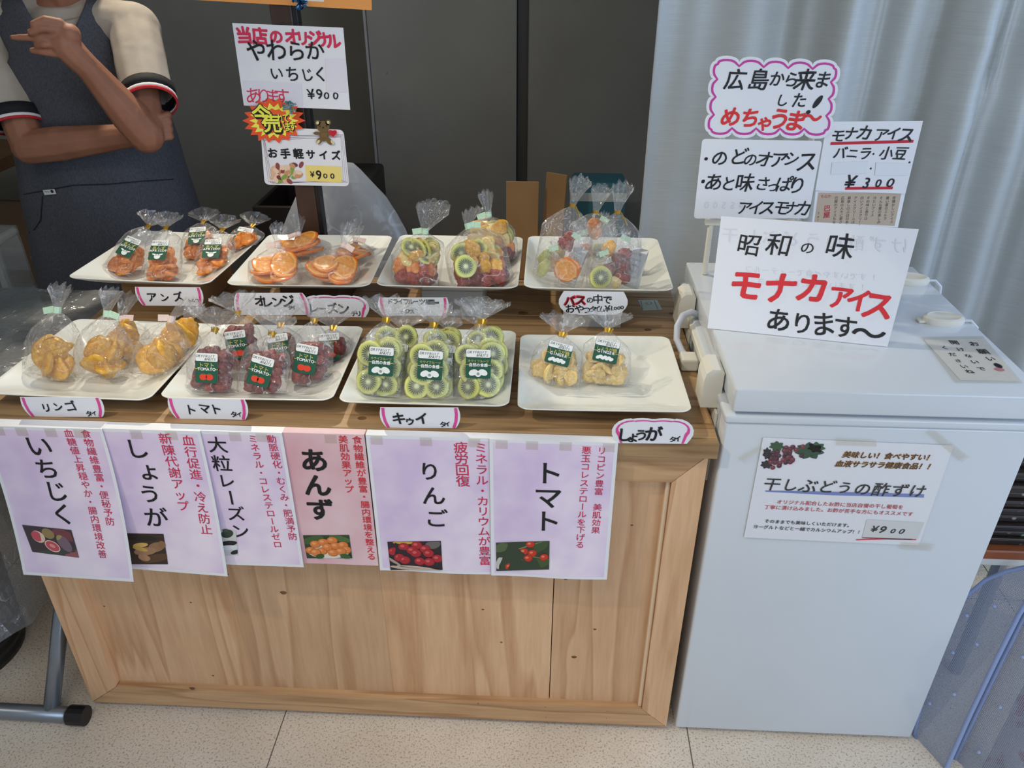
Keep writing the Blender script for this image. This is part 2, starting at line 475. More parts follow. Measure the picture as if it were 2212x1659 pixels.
# mitred front frame
def mitre(x0, z0, x1, z1, wl, wr, wb, wt):
    fr = [(x0, z0), (x1, z0), (x1, z1), (x0, z1)]; inn = [(x0 + wl, z0 + wb), (x1 - wr, z0 + wb), (x1 - wr, z1 - wt), (x0 + wl, z1 - wt)]
    for i, (nm, m) in enumerate((('bottom_rail', WX), ('stile', WZ), ('top_rail', WX), ('stile', WZ))):
        q = [fr[i], fr[(i + 1) % 4], inn[(i + 1) % 4], inn[i]]
        c = V((sum(a for a, _ in q) / 4, 0, sum(b for _, b in q) / 4))
        q = [(c.x + (a - c.x) * 0.9985, c.z + (b - c.z) * 0.9985) for a, b in q]
        v = [(a, 0.0, b) for a, b in q] + [(a, 0.03, b) for a, b in q]
        mk(nm, v, [(0, 1, 2, 3), (7, 6, 5, 4)] + [(j, j + 4, (j + 1) % 4 + 4, (j + 1) % 4) for j in range(4)], m, ct)
mitre(-0.619, 0.013, 0.619, 0.7125, 0.066, 0.055, 0.053, 0.058)
for x0, x1 in ((-0.56, -0.26), (-0.26, 0.04), (0.04, 0.3706), (0.3722, 0.57)):
    MB().bb((x0, 0.017, 0.05), (x1, 0.028, 0.67), 0.0006).build('panel_board', WZ, ct)
MB().bb((0.556, 0.006, 0.066), (0.5638, 0.018, 0.654), 0.002, 2).build('bead', mat('pale_bead', rgb(232, 205, 172), 0.5), ct)
for x in (-0.619, 0.601):
    MB().bb((x, 0.031, 0.013), (x + 0.018, 0.63, 0.7125), 0.001).build('side_panel', WZ, ct)
MB().bb((-0.6, 0.612, 0.013), (0.6, 0.63, 0.7125)).build('back_panel', WX, ct)
for x in (-0.57, 0.57):
    for y in (0.06, 0.58): MB().tube([(x, y, 0), (x, y, 0.014)], 0.02, 12).build('foot', BLACKP, ct)
for u, v, y, r in ((612, 1281, .0168, .012), (490, 1241, .0168, .007), (1240, 1420, .0168, .010), (1222, 1250, .0168, .009), (412, 1302, .0168, .004),
                   (1043, 1317, .0168, .005), (1083, 1388, .0168, .005), (225, 1310, .0168, .004), (415, 1488, 0, .006), (1033, 1520, 0, .006), (1178, 1528, 0, .004),
                   (1179, 1550, 0, .004), (1312, 1537, 0, .004), (1310, 1552, 0, .004), (1365, 1135, .0168, .005), (1285, 1360, .0168, .006), (460, 1460, .0168, .005)):
    q = at(u, v, 'y', y - 0.0003); vs = [q + V((r * math.cos(t) * (1 + .2 * math.sin(3 * t)), 0.0009, r * 0.72 * math.sin(t))) for t in [2 * PI * i / 12 for i in range(12)]] + [q]
    mk('knot', vs, [(i, (i + 1) % 12, 12) for i in range(12)], KNOT, ct)
for u, v, r in ((1130, 676, .009), (1400, 712, .006), (1452, 677, .006), (782, 903, .006), (1398, 713, .004)):
    q = at(u, v, 'z', H + 0.0003); vs = [q + V((1.3 * r * math.cos(t), r * math.sin(t), -0.0002)) for t in [2 * PI * i / 12 for i in range(12)]] + [q]
    mk('knot', vs, [(i, (i + 1) % 12, 12) for i in range(12)], KNOT, ct)

# ================================================================== the chest freezer
fz = root('chest_freezer', (0.88, 0.27, 0), 'white chest freezer with a flat hinged lid standing right of the counter', 'freezer')
X0, X1, Y0, Y1 = 0.638, 1.125, 0.0, 0.545
autosmooth(MB().bb((X0, Y0, 0.012), (X1, Y1, 0.777), 0.004, 3).build('body', FRZ, fz))
autosmooth(MB().bb((X0 - 0.003, Y0 - 0.003, 0.778), (X1 + 0.003, Y1, 0.793), 0.004, 3).build('top_rim', FRZ, fz))
MB().bb((X0 + 0.012, Y0 + 0.012, 0.79), (X1 - 0.012, Y1 - 0.012, 0.801)).build('gasket', mat('blue_grey_gasket', rgb(128, 142, 172), 0.6), fz)
lid = autosmooth(MB().bb((X0 + 0.006, Y0 - 0.002, 0.799), (X1 + 0.002, Y1 - 0.004, 0.842), 0.004, 3).build('lid', FRZ, fz))
for x in (X0 + 0.03, X1 - 0.03):
    for y in (0.04, 0.5): MB().tube([(x, y, 0), (x, y, 0.014)], 0.018, 10).build('foot', BLACKP, fz)
for y in (0.066, 0.372):
    hv = []
    for xx, zz in ((0.641, 0.765), (0.641, 0.832), (0.634, 0.838), (0.621, 0.838), (0.612, 0.83), (0.609, 0.815), (0.609, 0.765)):
        hv.append((xx, zz))
    v = [V((a, y, b)) for a, b in hv] + [V((a, y + 0.055, b)) for a, b in hv]; n = len(hv)
    h = mk('hinge', v, [tuple(range(n)), tuple(reversed(range(n, 2 * n)))] + [(i, i + n, (i + 1) % n + n, (i + 1) % n) for i in range(n)], FRZ_D, fz)
    MB().bb((0.633, y - 0.012, 0.62), (0.6375, y + 0.06, 0.762), 0.001).build('hinge_plate', FRZ_D, h)
MB().bb((0.628, 0.122, 0.776), (0.6375, 0.372, 0.79), 0.002).build('side_rail', FRZ_D, fz)
MB().bb((0.6, 0.225, 0.745), (0.632, 0.262, 0.77), 0.004, 2).build('plug_socket', FRZ_D, fz)
MB().tube([(0.645, 0.352, 0.805), (0.630, 0.348, 0.812), (0.612, 0.335, 0.81), (0.600, 0.315, 0.796), (0.598, 0.295, 0.778), (0.606, 0.27, 0.765), (0.615, 0.25, 0.76)], 0.0065, 10).build('power_cord', mat('pale_grey_rubber', rgb(196, 200, 212), 0.45), fz, smooth=True)
# two oval child locks on the lid
for cx, cy in ((1.072, 0.262), (1.086, 0.452)):
    m = MB(); pr_ = [(0.036, 0), (0.038, 0.004), (0.036, 0.011), (0.030, 0.0135), (0.028, 0.0125), (0.001, 0.0125)]
    m.loft([[V((cx + r * math.cos(t), cy + r * 0.62 * math.sin(t), 0.842 + z)) for t in [2 * PI * i / 24 for i in range(24)]] for r, z in pr_])
    k = autosmooth(m.build('lid_lock', FRZ_D, fz))
    MB().bb((cx - 0.046, cy - 0.008, 0.8425), (cx - 0.03, cy + 0.008, 0.847), 0.001).build('tab', FRZ_D, k)
    MB().tube([(cx + 0.034, cy, 0.846), (cx + 0.05, cy, 0.846), (cx + 0.062, cy - 0.004, 0.835), (cx + 0.064, cy - 0.012, 0.80)], 0.003, 6).build('strap', mat('clear_strap', rgb(206, 212, 216), 0.25), k)

# ================================================================== plates and the boxes that lift the back row
def plate(cx, cy, z, hx, hy, hgt, rot, label, group, deep=0.5):
    rows = [(0.0, 0.002, .4), (0.44, 0.0, .35), (0.50, 0.0, .3), (0.53, 0.004, .3), (0.78, hgt * 0.42, .2), (0.985, hgt - 0.004, .12), (1.0, hgt - 0.0018, .11),
            (0.995, hgt, .11), (0.975, hgt - 0.001, .11), (0.86, hgt * (1 - deep * 0.45), .14), (0.70, hgt * (1 - deep), .2), (0.60, 0.0085, .26), (0.5, 0.007, .3), (0.0, 0.007, .4)]
    R = Matrix.Rotation(rot, 3, 'Z'); rings = []
    for f, zz, cr in rows:
        f = max(f, 0.004); ring = []
        for a, b in rrect(2, 2, 2 * cr * 0.5 + 0.02, 6, -1, -1):
            bl = 1 + 0.022 * ((1 - a * a) * (abs(b) > .6) + (1 - b * b) * (abs(a) > .6)) * (f > .7)
            lift = 0.006 * (a * a * b * b) * max(0, f - .55) / .45
            ring.append(R @ V((a * hx * f * bl, b * hy * f * bl, zz + lift)))
        rings.append([V((cx, cy, z)) + p for p in ring])
    m = MB().loft(rings, cap=True)
    o = m.build('square_plate', CER, loc=(cx, cy, z), smooth=True)
    md = o.modifiers.new('subsurf', 'SUBSURF'); md.levels = 1; md.render_levels = 2
    return tag(o, label, 'plate', group)


G1, G2 = 'front row of square plates', 'raised back row of square plates'
plate(-0.468, 0.172, H, 0.150, 0.148, 0.031, -0.03, 'cream square plate of the front row holding dried apple bags, nearest the left edge', G1)
plate(-0.165, 0.175, H, 0.149, 0.142, 0.031, 0.02, 'cream square plate of the front row holding dark red tomato bags', G1)
plate(0.141, 0.174, H, 0.145, 0.142, 0.031, 0.0, 'cream square plate of the front row holding green kiwi bags', G1)
plate(0.442, 0.165, H, 0.145, 0.138, 0.031, 0.02, 'mostly empty cream square plate with two bags of ginger', G1)
plate(-0.482, 0.512, 0.806, 0.153, 0.146, 0.036, -0.06, 'cream square plate of the back row holding apricot trays, in front of the person', G2)
plate(-0.163, 0.515, 0.806, 0.147, 0.150, 0.034, 0.02, 'cream square plate of the back row holding orange slices', G2)
plate(0.142, 0.520, 0.806, 0.144, 0.150, 0.036, 0.0, 'cream square plate of the back row heaped with mixed dried fruit', G2, 0.75)
plate(0.447, 0.526, 0.806, 0.150, 0.152, 0.036, 0.0, 'cream square plate of the back row with three tall bags, nearest the freezer', G2, 0.75)
for x, y, wdt, m, lb in ((-0.485, 0.44, 0.17, CARD, 'brown cardboard box lifting the apricot plate'),
                         (-0.163, 0.45, 0.13, DARKW, 'dark brown block lifting the orange slice plate'),
                         (0.142, 0.45, 0.13, mat('grey_card', rgb(170, 168, 160), .7), 'grey carton lifting the mixed fruit plate'),
                         (0.44, 0.41, 0.12, mat('pale_grey_card', rgb(186, 186, 182), .7), 'pale grey carton lifting the plate of three tall bags')):
    rt = root('riser_box', (x, y + 0.09, H), lb, 'box', 'risers under the back plates')
    MB().bb((x - wdt / 2, y, H), (x + wdt / 2, y + 0.18, H + 0.058), 0.001).build('carton', m, rt)
    for k in (0, 1): MB().bb((x - wdt / 2, y + 0.001 + k * .0905, H + 0.0582), (x + wdt / 2, y + 0.089 + k * .0905, H + 0.0625), 0.0008).build('flap', m, rt)
# ================================================================== posters on the counter front
POST_BG = noisy('pink_cloud_print', rgb(240, 226, 238), rgb(216, 194, 226), 9, 0.5, lo=0.35, hi=0.68, detail=3)
POST_RED = noisy('rose_cloud_print', rgb(234, 204, 208), rgb(216, 160, 168), 6, 0.5, lo=0.35, hi=0.7, detail=3)
TAPE = film('clear_tape', tint=(.97, .96, .93, 1), haze=0.07, bump=0.1, bscale=90, base=0.04, edge=0.4, crease=.1)


def picture(pr, zf, quad, bg, items, layer=3):
    """a small flat photograph printed on the sheet: items are ellipses in the picture's unit square"""
    q = [V(pr.sh.inv(zf(*p))) for p in quad]
    for k in range(10):
        a0, a1 = k / 10, (k + 1) / 10
        pr.poly([tuple(q[0].lerp(q[3], a0)), tuple(q[1].lerp(q[2], a0)), tuple(q[1].lerp(q[2], a1)), tuple(q[0].lerp(q[3], a1))], bg, layer)
    o = q[3]; ex = q[2] - q[3]; ey = q[0] - q[3]; wx, wy = ex.length, ey.length; ex.normalize(); ey.normalize()
    for i, (x, y, rx, ry, rot, c) in enumerate(items):
        n = 18; cs, sn = math.cos(rot), math.sin(rot); pts = []
        for k in range(n):
            t = 2 * PI * k / n; a, b = rx * math.cos(t), ry * math.sin(t); a, b = a * cs - b * sn, a * sn + b * cs
            X = min(max(x + a, 0), 1); Y = min(max(y + b * wx / wy, 0), 1)
            p = o + ex * (X * wx) + ey * (Y * wy); pts.append((p.x, p.y))
        pr.poly(pts, c, layer + 0.7 + 0.09 * (i + 1))


def fruit(x, y, r, c, hl, squash=1.0, rot=0):
    d = tuple(a * .55 for a in c[:3]) + (1,)
    return [(x, y, r, r * squash, rot, d), (x - r * .06, y + r * .06, r * .9, r * squash * .88, rot, c), (x - r * .25, y + r * .3, r * .38, r * .3, rot, hl)]


def poster(x0, wdt, hgt, y, curl, label, bgm, margin=0.006, lift=0.0, wav=0.0):
    top = H + .0004 + (-.0145 - y) * .15
    sh = Sheet((x0, y, top), (1, 0, 0), (0, 0, 1), bend=lambda a, b: max(0, -b / hgt) ** 2 * (curl + lift * (a / wdt)) + wav * math.sin(a * 30 + b * 9) * max(0, -b / hgt))
    nx, ny = 8, 24; v = []; f = []
    for e in (0, -0.0004):
        for j in range(ny + 1):
            for i in range(nx + 1): v.append(sh.S(wdt * i / nx, -hgt * j / ny, e))
    M_ = (nx + 1) * (ny + 1)
    for j in range(ny):
        for i in range(nx):
            a = j * (nx + 1) + i; q = (a, a + nx + 1, a + nx + 2, a + 1); f.append(q); f.append(tuple(k + M_ for k in reversed(q)))
    o = mk('health_poster', v, f, WHITE, loc=(x0 + wdt / 2, y, top)); tag(o, label, 'poster', 'posters taped along the counter front')
    v = []; f = []
    for j in range(ny + 1):
        for i in range(nx + 1): v.append(sh.S(margin + (wdt - 2 * margin) * i / nx, -margin - (hgt - 2 * margin) * j / ny, 0.00018))
    for j in range(ny):
        for i in range(nx):
            a = j * (nx + 1) + i; f.append((a, a + nx + 1, a + nx + 2, a + 1))
    mk('printed_ground', v, f, bgm, o)
    zf_ = H + .0004 + (-.0145 - y) * .15; MB().bb((x0, y, zf_), (x0 + wdt, .0015, zf_ + .0003)).build('folded_edge', WHITE if margin else bgm, o)
    return o, Print(sh, int(x0 * 100) + 7), sh


z6, z7, z8 = Z(0, 850, 4.045), Z(400, 880, 4.366), Z(780, 880, 3.814)


def tapes(o, sh, xs, wd=0.02, hg=0.018):
    for x in xs:
        v = [sh.S(x, -hg, .0007), sh.S(x + wd, -hg, .0007), sh.S(x + wd, -0.001, .0007), sh.S(x, -0.001, .0007)]
        v2 = [p + V((0, -0.0001, 0)) for p in v]
        mk('tape', v + v2, [(0, 1, 2, 3), (7, 6, 5, 4)], TAPE, o)


# apricot poster hangs underneath its neighbours
o, p, s = poster(-0.168, 0.217, 0.285, -0.0145, 0.004, 'rose poster reading あんず with a photo of apricots', POST_RED, 0.0)
p.col(z7, 'あんず', (1215, 495), (1275, 960), BLK, 0.95, bold=0.03)
p.col(z7, '食物繊維が豊富・腸内環境を整える', (1622, 305), (1757, 1405), RED, 0.98, bold=0.012)
p.col(z7, '美肌効果アップ', (1490, 300), (1548, 770), RED, 0.98, bold=0.012)
OR = rgb(224, 128, 62)
picture(p, z7, ((1112, 1203), (1548, 1200), (1577, 1420), (1150, 1420)), rgb(46, 66, 40),
        [(.2, .8, .25, .1, .3, rgb(66, 96, 52)), (.8, .85, .25, .08, -.3, rgb(80, 110, 60)), (.5, .3, .46, .2, 0, rgb(226, 216, 200))] +
        sum([fruit(a, b, .12, OR, rgb(238, 162, 104), .85) for a, b in ((.12, .35), (.24, .62), (.42, .7), (.62, .78), (.36, .32), (.5, .5), (.68, .55), (.84, .58), (.9, .38), (.6, .26), (.78, .32), (.22, .28))], []) +
        [(.3, .1, .1, .07, .4, rgb(52, 84, 44)), (.86, .1, .12, .07, -.3, rgb(60, 94, 48))])
p.build(o)
tapes(o, s, (0.03, 0.15))
o, p, s = poster(-0.298, 0.21, 0.29, -0.0168, 0.008, 'pink poster reading 大粒レーズン, partly under its left neighbour', POST_BG)
p.chars(z7, [('大', 305, 350, 190), ('粒', 345, 525, 190), ('レ', 390, 690, 170), ('ズ', 480, 1000, 180), ('ン', 520, 1165, 180)], BLK, bold=0.012)
q = p.sh.inv(z7(435, 850)); p.char('ー', q, 0.036, BLK, bold=0.012, turn=True)
p.col(z7, '動脈硬化・むくみ・肥満予防', (815, 295), (1015, 1215), PINKR, 0.98, bold=0.006)
p.col(z7, 'ミネラル・コレステロールゼロ', (640, 295), (872, 1290), PINKR, 0.98, bold=0.006)
picture(p, z7, ((250, 1150), (480, 1160), (500, 1390), (270, 1400)), rgb(206, 206, 204),
        [(.62, .82, .25, .2, .3, rgb(52, 66, 52)), (.55, .95, .12, .1, .5, rgb(70, 86, 66)), (.6, .45, .4, .14, .1, rgb(38, 30, 34)), (.62, .3, .42, .12, 0, rgb(222, 224, 228)), (.9, .12, .2, .1, .3, rgb(34, 38, 36))])
p.build(o); tapes(o, s, (0.12, 0.165))
o, p, s = poster(-0.435, 0.21, 0.302, -0.0192, 0.012, 'pink poster reading しょうが with a photo of ginger root', POST_BG, lift=0.012)
p.chars(z6, [('し', 1195, 480, 215), ('ょ', 1300, 670, 215), ('う', 1310, 875, 200), ('が', 1365, 1080, 215)], BLK, bold=0.014)
p.col(z7, '血行促進・冷え防止', (30, 310), (200, 1150), PINKR, 0.98, bold=0.006)
p.col(z6, '新陳代謝アップ', (1445, 392), (1600, 980), PINKR, 1.0, bold=0.006)
GI = rgb(150, 112, 80)
picture(p, z6, ((1095, 1218), (1430, 1225), (1470, 1490), (1140, 1490)), rgb(58, 44, 34),
        [(.7, .2, .4, .12, .2, rgb(92, 66, 44)), (.3, .85, .5, .08, -.1, rgb(40, 34, 30)), (.75, .55, .22, .14, .3, GI), (.45, .42, .3, .12, .1, rgb(164, 124, 92)), (.4, .22, .16, .1, -.3, rgb(174, 132, 98)),
         (.35, .62, .2, .07, .1, rgb(212, 172, 96)), (.33, .5, .2, .06, -.3, rgb(206, 162, 84)), (.9, .62, .1, .12, 0, rgb(140, 104, 74))])
p.build(o); tapes(o, s, (0.02, 0.09, 0.15))
o, p, s = poster(-0.600, 0.21, 0.302, -0.0216, 0.036, 'leftmost pink poster reading いちじく with a photo of cut figs', POST_BG, lift=0.008)
p.chars(z6, [('い', 340, 455, 240), ('ち', 412, 655, 215), ('じ', 490, 850, 215), ('く', 550, 1050, 215)], BLK, bold=0.014)
p.col(z6, '食物繊維豊富・便秘予防', (752, 350), (962, 1115), PINKR, 0.98, bold=0.006)
p.col(z6, '血糖値上昇穏やか・腸内環境改善', (600, 345), (895, 1400), PINKR, 0.98, bold=0.006)
FG = rgb(196, 82, 92)
picture(p, z6, ((195, 1145), (625, 1190), (693, 1432), (285, 1380)), rgb(66, 56, 60),
        [(.85, .8, .25, .12, -.3, rgb(122, 66, 72)), (.9, .12, .2, .1, .2, rgb(150, 88, 92)), (.5, .1, .5, .07, .2, rgb(66, 72, 62)), (.5, .78, .13, .12, 0, rgb(150, 130, 84)), (.78, .48, .13, .2, .4, rgb(122, 100, 112)), (.74, .62, .09, .1, .4, rgb(158, 146, 96)),
         (.26, .62, .14, .14, 0, rgb(222, 196, 176)), (.23, .63, .11, .12, 0, FG), (.5, .32, .16, .13, -.4, rgb(232, 196, 180)), (.5, .32, .14, .11, -.4, FG), (.5, .33, .06, .04, -.4, rgb(226, 150, 140))])
p.build(o); tapes(o, s, (0.02, 0.06, 0.11, 0.16))
o, p, s = poster(0.051, 0.21, 0.297, -0.0145, 0.004, 'pink poster reading りんご with a photo of red apples', POST_BG, wav=.0015)
p.chars(z8, [('り', 565, 525, 195), ('ん', 597, 725, 205), ('ご', 620, 912, 200)], BLK, bold=0.014)
p.col(z8, 'ミネラル・カリウムが豊富', (988, 330), (1020, 1260), PINKR, 1.0, bold=0.006)
p.col(z8, '疲労回復', (822, 330), (840, 605), PINKR, 1.08, bold=0.008)
AP = rgb(178, 40, 50)
picture(p, z8, ((217, 1105), (658, 1098), (672, 1337), (243, 1337)), rgb(44, 36, 44),
        [(.3, .97, .2, .04, 0, rgb(206, 162, 70)), (.85, .9, .15, .1, .3, rgb(110, 104, 98))] +
        sum([fruit(a, b, .105, AP, rgb(214, 96, 98), .95) for a, b in ((.1, .66), (.3, .82), (.55, .88), (.7, .75), (.45, .7), (.52, .6), (.76, .6), (.92, .42), (.2, .45), (.3, .36), (.58, .32), (.76, .3))], []) +
        [(.5, .06, .5, .06, -.12, rgb(196, 176, 160)), (.5, .1, .46, .025, -.12, rgb(112, 88, 74)), (.06, .35, .2, .03, -.7, rgb(176, 156, 140))])
p.build(o); tapes(o, s, (0.008, 0.09, 0.17)); tapes(o, Sheet((0.051, -.019, H - .297), (1, 0, 0), (0, 0, 1)), (0.03,), .018, .012)
o, p, s = poster(0.2563, 0.21, 0.297, -0.0168, 0.005, 'rightmost pink poster reading トマト with a photo of tomatoes', POST_BG, wav=.0015)
p.col(z8, 'トマト', (1545, 540), (1533, 935), BLK, 1.0, bold=0.014)
p.col(z8, 'リコピン豊富　美肌効果', (1985, 355), (1932, 1010), PINKR, 0.95, bold=0.006)
p.col(z8, '悪玉コレステロールを下げる', (1857, 350), (1803, 1130), PINKR, 0.98, bold=0.006)
TM = rgb(204, 54, 34)
picture(p, z8, ((1112, 1112), (1553, 1098), (1549, 1333), (1115, 1345)), rgb(52, 66, 46),
        [(.25, .35, .3, .2, .6, rgb(196, 196, 186)), (.2, .85, .3, .12, .2, rgb(84, 102, 66)), (.7, .8, .3, .15, .4, rgb(62, 84, 48)), (.75, .2, .3, .12, .3, rgb(70, 88, 50)), (.5, .8, .4, .012, .35, rgb(130, 150, 90)), (.75, .45, .3, .012, -.25, rgb(108, 130, 72)), (.15, .2, .16, .008, .7, rgb(30, 34, 26))] +
        sum([fruit(a, b, .085, TM, rgb(232, 130, 96)) for a, b in ((.36, .58), (.52, .66), (.68, .6), (.6, .42), (.44, .3), (.25, .14), (.9, .45), (.64, .92))], []))
p.build(o); tapes(o, s, (0.01, 0.06, 0.115, 0.185))

# ================================================================== cards in front of the plates
def scallop(wd, hg, top, n=4):
    """cloud-shaped card cut straight along one side"""
    r = hg * 0.62; P = [(0.07 * wd, 0), (0.93 * wd, 0)]
    if top:
        for k in range(7): t = math.radians(-32 + 122 * k / 6); P.append((wd - r * 0.93 + r * 0.93 * math.cos(t), hg * .42 + hg * 0.50 * math.sin(t)))
        m = wd - 2 * r * .93
        for j in range(n - 2):
            for k in range(1, 6): t = PI * k / 6; c = wd - r * .93 - m * (j + 0.5) / (n - 2); P.append((c + m / (n - 2) / 2 * math.cos(t), hg * .86 + hg * 0.075 * math.sin(t)))
        for k in range(7): t = math.radians(90 + 122 * k / 6); P.append((r * 0.93 + r * 0.93 * math.cos(t), hg * .42 + hg * 0.50 * math.sin(t)))
    else:
        for k in range(9): t = math.radians(-38 + 68 * k / 8); P.append((wd - hg * .9 + hg * .9 * math.cos(t), hg * .62 + hg * 0.95 * math.sin(t)))
        P = [q for q in P if q[1] <= hg] + [(wd * 0.985, hg), (wd * 0.015, hg)]
        L_ = [(wd - a, b) for a, b in P if a > wd * .9 and 0 < b < hg]; P += list(reversed(L_))
    return P


def inset(P, k):
    n = len(P); cx = sum(a for a, _ in P) / n; cy = sum(b for _, b in P) / n
    xs = [a for a, _ in P]; ys = [b for _, b in P]; W_, H_ = max(xs) - min(xs), max(ys) - min(ys)
    return [(cx + (a - cx) * (1 - 2 * k / W_), cy + (b - cy) * (1 - 2 * k / H_)) for a, b in P]


def card(pxbl, pxbr, pxtop, yplane, top, label, ring=True, seed=3, flip=False):
    if yplane == 'front': yplane = (at(*pxbl, 'z', H + .0006).y + at(*pxbr, 'z', H + .0006).y) / 2
    A, B, T = at(*pxbl, 'y', yplane), at(*pxbr, 'y', yplane), at(*pxtop, 'y', yplane)
    d = B - A; wd = d.length; sh = Sheet(A, d, (0, 0, 1)); hg = (T - A).dot(sh.u)
    P = scallop(wd, hg, top)
    if flip: P = [(a, hg - b) for a, b in reversed(P)]
    o = outline_sheet('name_card', sh, P, WHITE, loc=sh.S(wd / 2, 0)); tag(o, label, 'card', 'hand-lettered cards in front of the plates')
    pr = Print(sh, seed)
    if ring:
        k = 0.006; band = 0.0042
        side = lambda P_, kk: [(a, min(max(b, 0.0), hg)) for a, b in inset(P_, kk)]
        if top: o1 = P[1:] + [P[0]]
        else: o1 = None
        if top:
            a_ = inset(P, k); b_ = inset(P, k + band); a_[0] = (a_[0][0], 0.0006); a_[1] = (a_[1][0], 0.0006); b_[0] = (b_[0][0], .0006); b_[1] = (b_[1][0], .0006)
            n = len(P)
            for i in range(1, n): j = (i + 1) % n; pr.poly([a_[i], a_[j], b_[j], b_[i]], PINK, 1)
        else:
            for sg in (0, 1):
                pts = [(wd * .09, .0006), (wd * .058, hg * .33), (wd * .046, hg * .66), (wd * .05, hg * .985)]
                if flip: pts = [(a, hg - b) for a, b in pts]
                if sg: pts = [(wd - a, b) for a, b in pts]
                pr.strip(pts, 0.005, PINK, 1)
    return o, pr, sh


zl = Z(0, 600, 5.186)      # enlarged left corner
zc = Z(0, 430, 3.53); zk = Z(720, 630, 5.395); zg = Z(1080, 660, 4.608); zo = Z(450, 430, 3.529); zb_ = Z(1100, 360, 4.88)
yf = 0.021
o, p, s = card((57, 900), (232, 901), (60, 858), 'front', False, 'card reading リンゴ under the plate of dried apple bags')
p.chars(zl, [('リ', 520, 1455, 120), ('ン', 650, 1445, 120), ('ゴ', 790, 1435, 140), ('タ', 1000, 1520, 70), ('イ', 1055, 1515, 70)], BLK, bold=.028, jit=.06); p.build(o)
o, p, s = card((371, 904), (541, 907), (374, 860), 'front', False, 'card reading トマト under the plate of tomato bags')
p.chars(zc, [('ト', 1455, 1605, 95), ('マ', 1560, 1595, 95), ('ト', 1645, 1600, 95), ('タ', 1785, 1640, 50), ('イ', 1825, 1640, 50)], BLK, bold=.028, jit=.06); p.build(o)
o, p, s = card((824, 924), (996, 925), (826, 880), 'front', False, 'card reading キウイ under the plate of kiwi bags')
p.chars(zk, [('キ', 765, 1475, 170), ('ゥ', 895, 1500, 130), ('イ', 1030, 1475, 170), ('タ', 1280, 1545, 75), ('イ', 1330, 1540, 75)], BLK, bold=.03, jit=.05); p.build(o)
o, p, s = card((1320, 957), (1496, 959), (1322, 899), -0.0145, True, 'card reading しょうが taped at the front right corner of the counter')
p.chars(zg, [('し', 1240, 1285, 170), ('ょ', 1325, 1305, 140), ('う', 1405, 1285, 140), ('が', 1530, 1275, 170), ('タ', 1720, 1330, 75), ('イ', 1768, 1325, 75)], BLK, bold=.03, jit=.05); p.build(o)
yr = 0.355
o, p, s = card((300, 660), (444, 661), (303, 620), yr, False, 'card reading アンズ under the apricot plate')
p.chars(Z(130, 590, 5.144), [('ア', 1020, 265, 120), ('ン', 1160, 270, 110), ('ズ', 1310, 260, 120), ('ト', 1440, 305, 45), ('ル', 1480, 303, 45), ('コ', 1520, 303, 45)], BLK, bold=.028, jit=.06); p.build(o)
o, p, s = card((510, 680), (672, 680), (513, 633), yr, False, 'card reading オレンジ under the orange slice plate', flip=True)
p.chars(zo, [('オ', 395, 775, 95), ('レ', 450, 785, 95), ('ン', 525, 780, 95), ('ジ', 605, 775, 100), ('タ', 625, 825, 40), ('イ', 650, 825, 40)], BLK, bold=.028, jit=.06); p.build(o)
o, p, s = card((655, 684), (800, 685), (655, 634), yr + .004, True, 'card reading ズン, its left end behind the orange card')
p.chars(zo, [('レ', 800, 830, 90), ('ー', 870, 835, 80), ('ズ', 945, 832, 90), ('ン', 1030, 835, 90), ('チ', 1110, 872, 46), ('リ', 1145, 872, 46)], BLK, bold=.03, jit=.06); p.build(o)
o, p, s = card((820, 682), (971, 682), (822, 643), yr, False, 'card reading ドライフルーツ under the mixed fruit plate')
zd = Z(740, 600, 5.027)
p.chars(zd, [('ド', 515, 255, 75), ('ラ', 575, 255, 72), ('イ', 630, 255, 72), ('フ', 690, 258, 70), ('ル', 740, 258, 70), ('ー', 795, 255, 60), ('ツ', 865, 258, 78), ('ミ', 640, 365, 60), ('ッ', 680, 375, 50), ('ク', 705, 362, 66), ('ス', 755, 365, 66)], BLK, bold=.02, jit=.06)
p.strip([s.inv(zd(905, 262)), s.inv(zd(1000, 262))], .011, BLK, 3); p.strip([s.inv(zd(900, 278)), s.inv(zd(1048, 268))], .004, BLK, 3); p.build(o)
o, p, s = card((1206, 683), (1354, 685), (1208, 629), yr, True, 'scalloped white card reading バスの中で under the tall bags', ring=False, flip=True)
for q in ([('バ', 637, 1415, 130)], [('ス', 752, 1405, 130)]): p.chars(zb_, q, rgb(224, 40, 56), bold=.075, jit=.01, layer=1)
p.chars(zb_, [('バ', 637, 1415, 118), ('ス', 752, 1405, 118)], BLK, bold=.02, jit=.01, layer=3)
p.chars(zb_, [('の', 850, 1405, 80), ('中', 935, 1395, 110), ('で', 1035, 1400, 110), ('お', 640, 1495, 110), ('や', 740, 1500, 105), ('つ', 815, 1510, 90), ('タ', 885, 1500, 90), ('イ', 925, 1495, 85), ('ム', 975, 1500, 85), ('¥', 1035, 1495, 95), ('1', 1080, 1490, 80), ('.', 1095, 1490, 70), ('0', 1118, 1492, 56), ('0', 1155, 1488, 56), ('0', 1190, 1482, 56)], BLK, bold=.022, jit=.05); p.build(o)

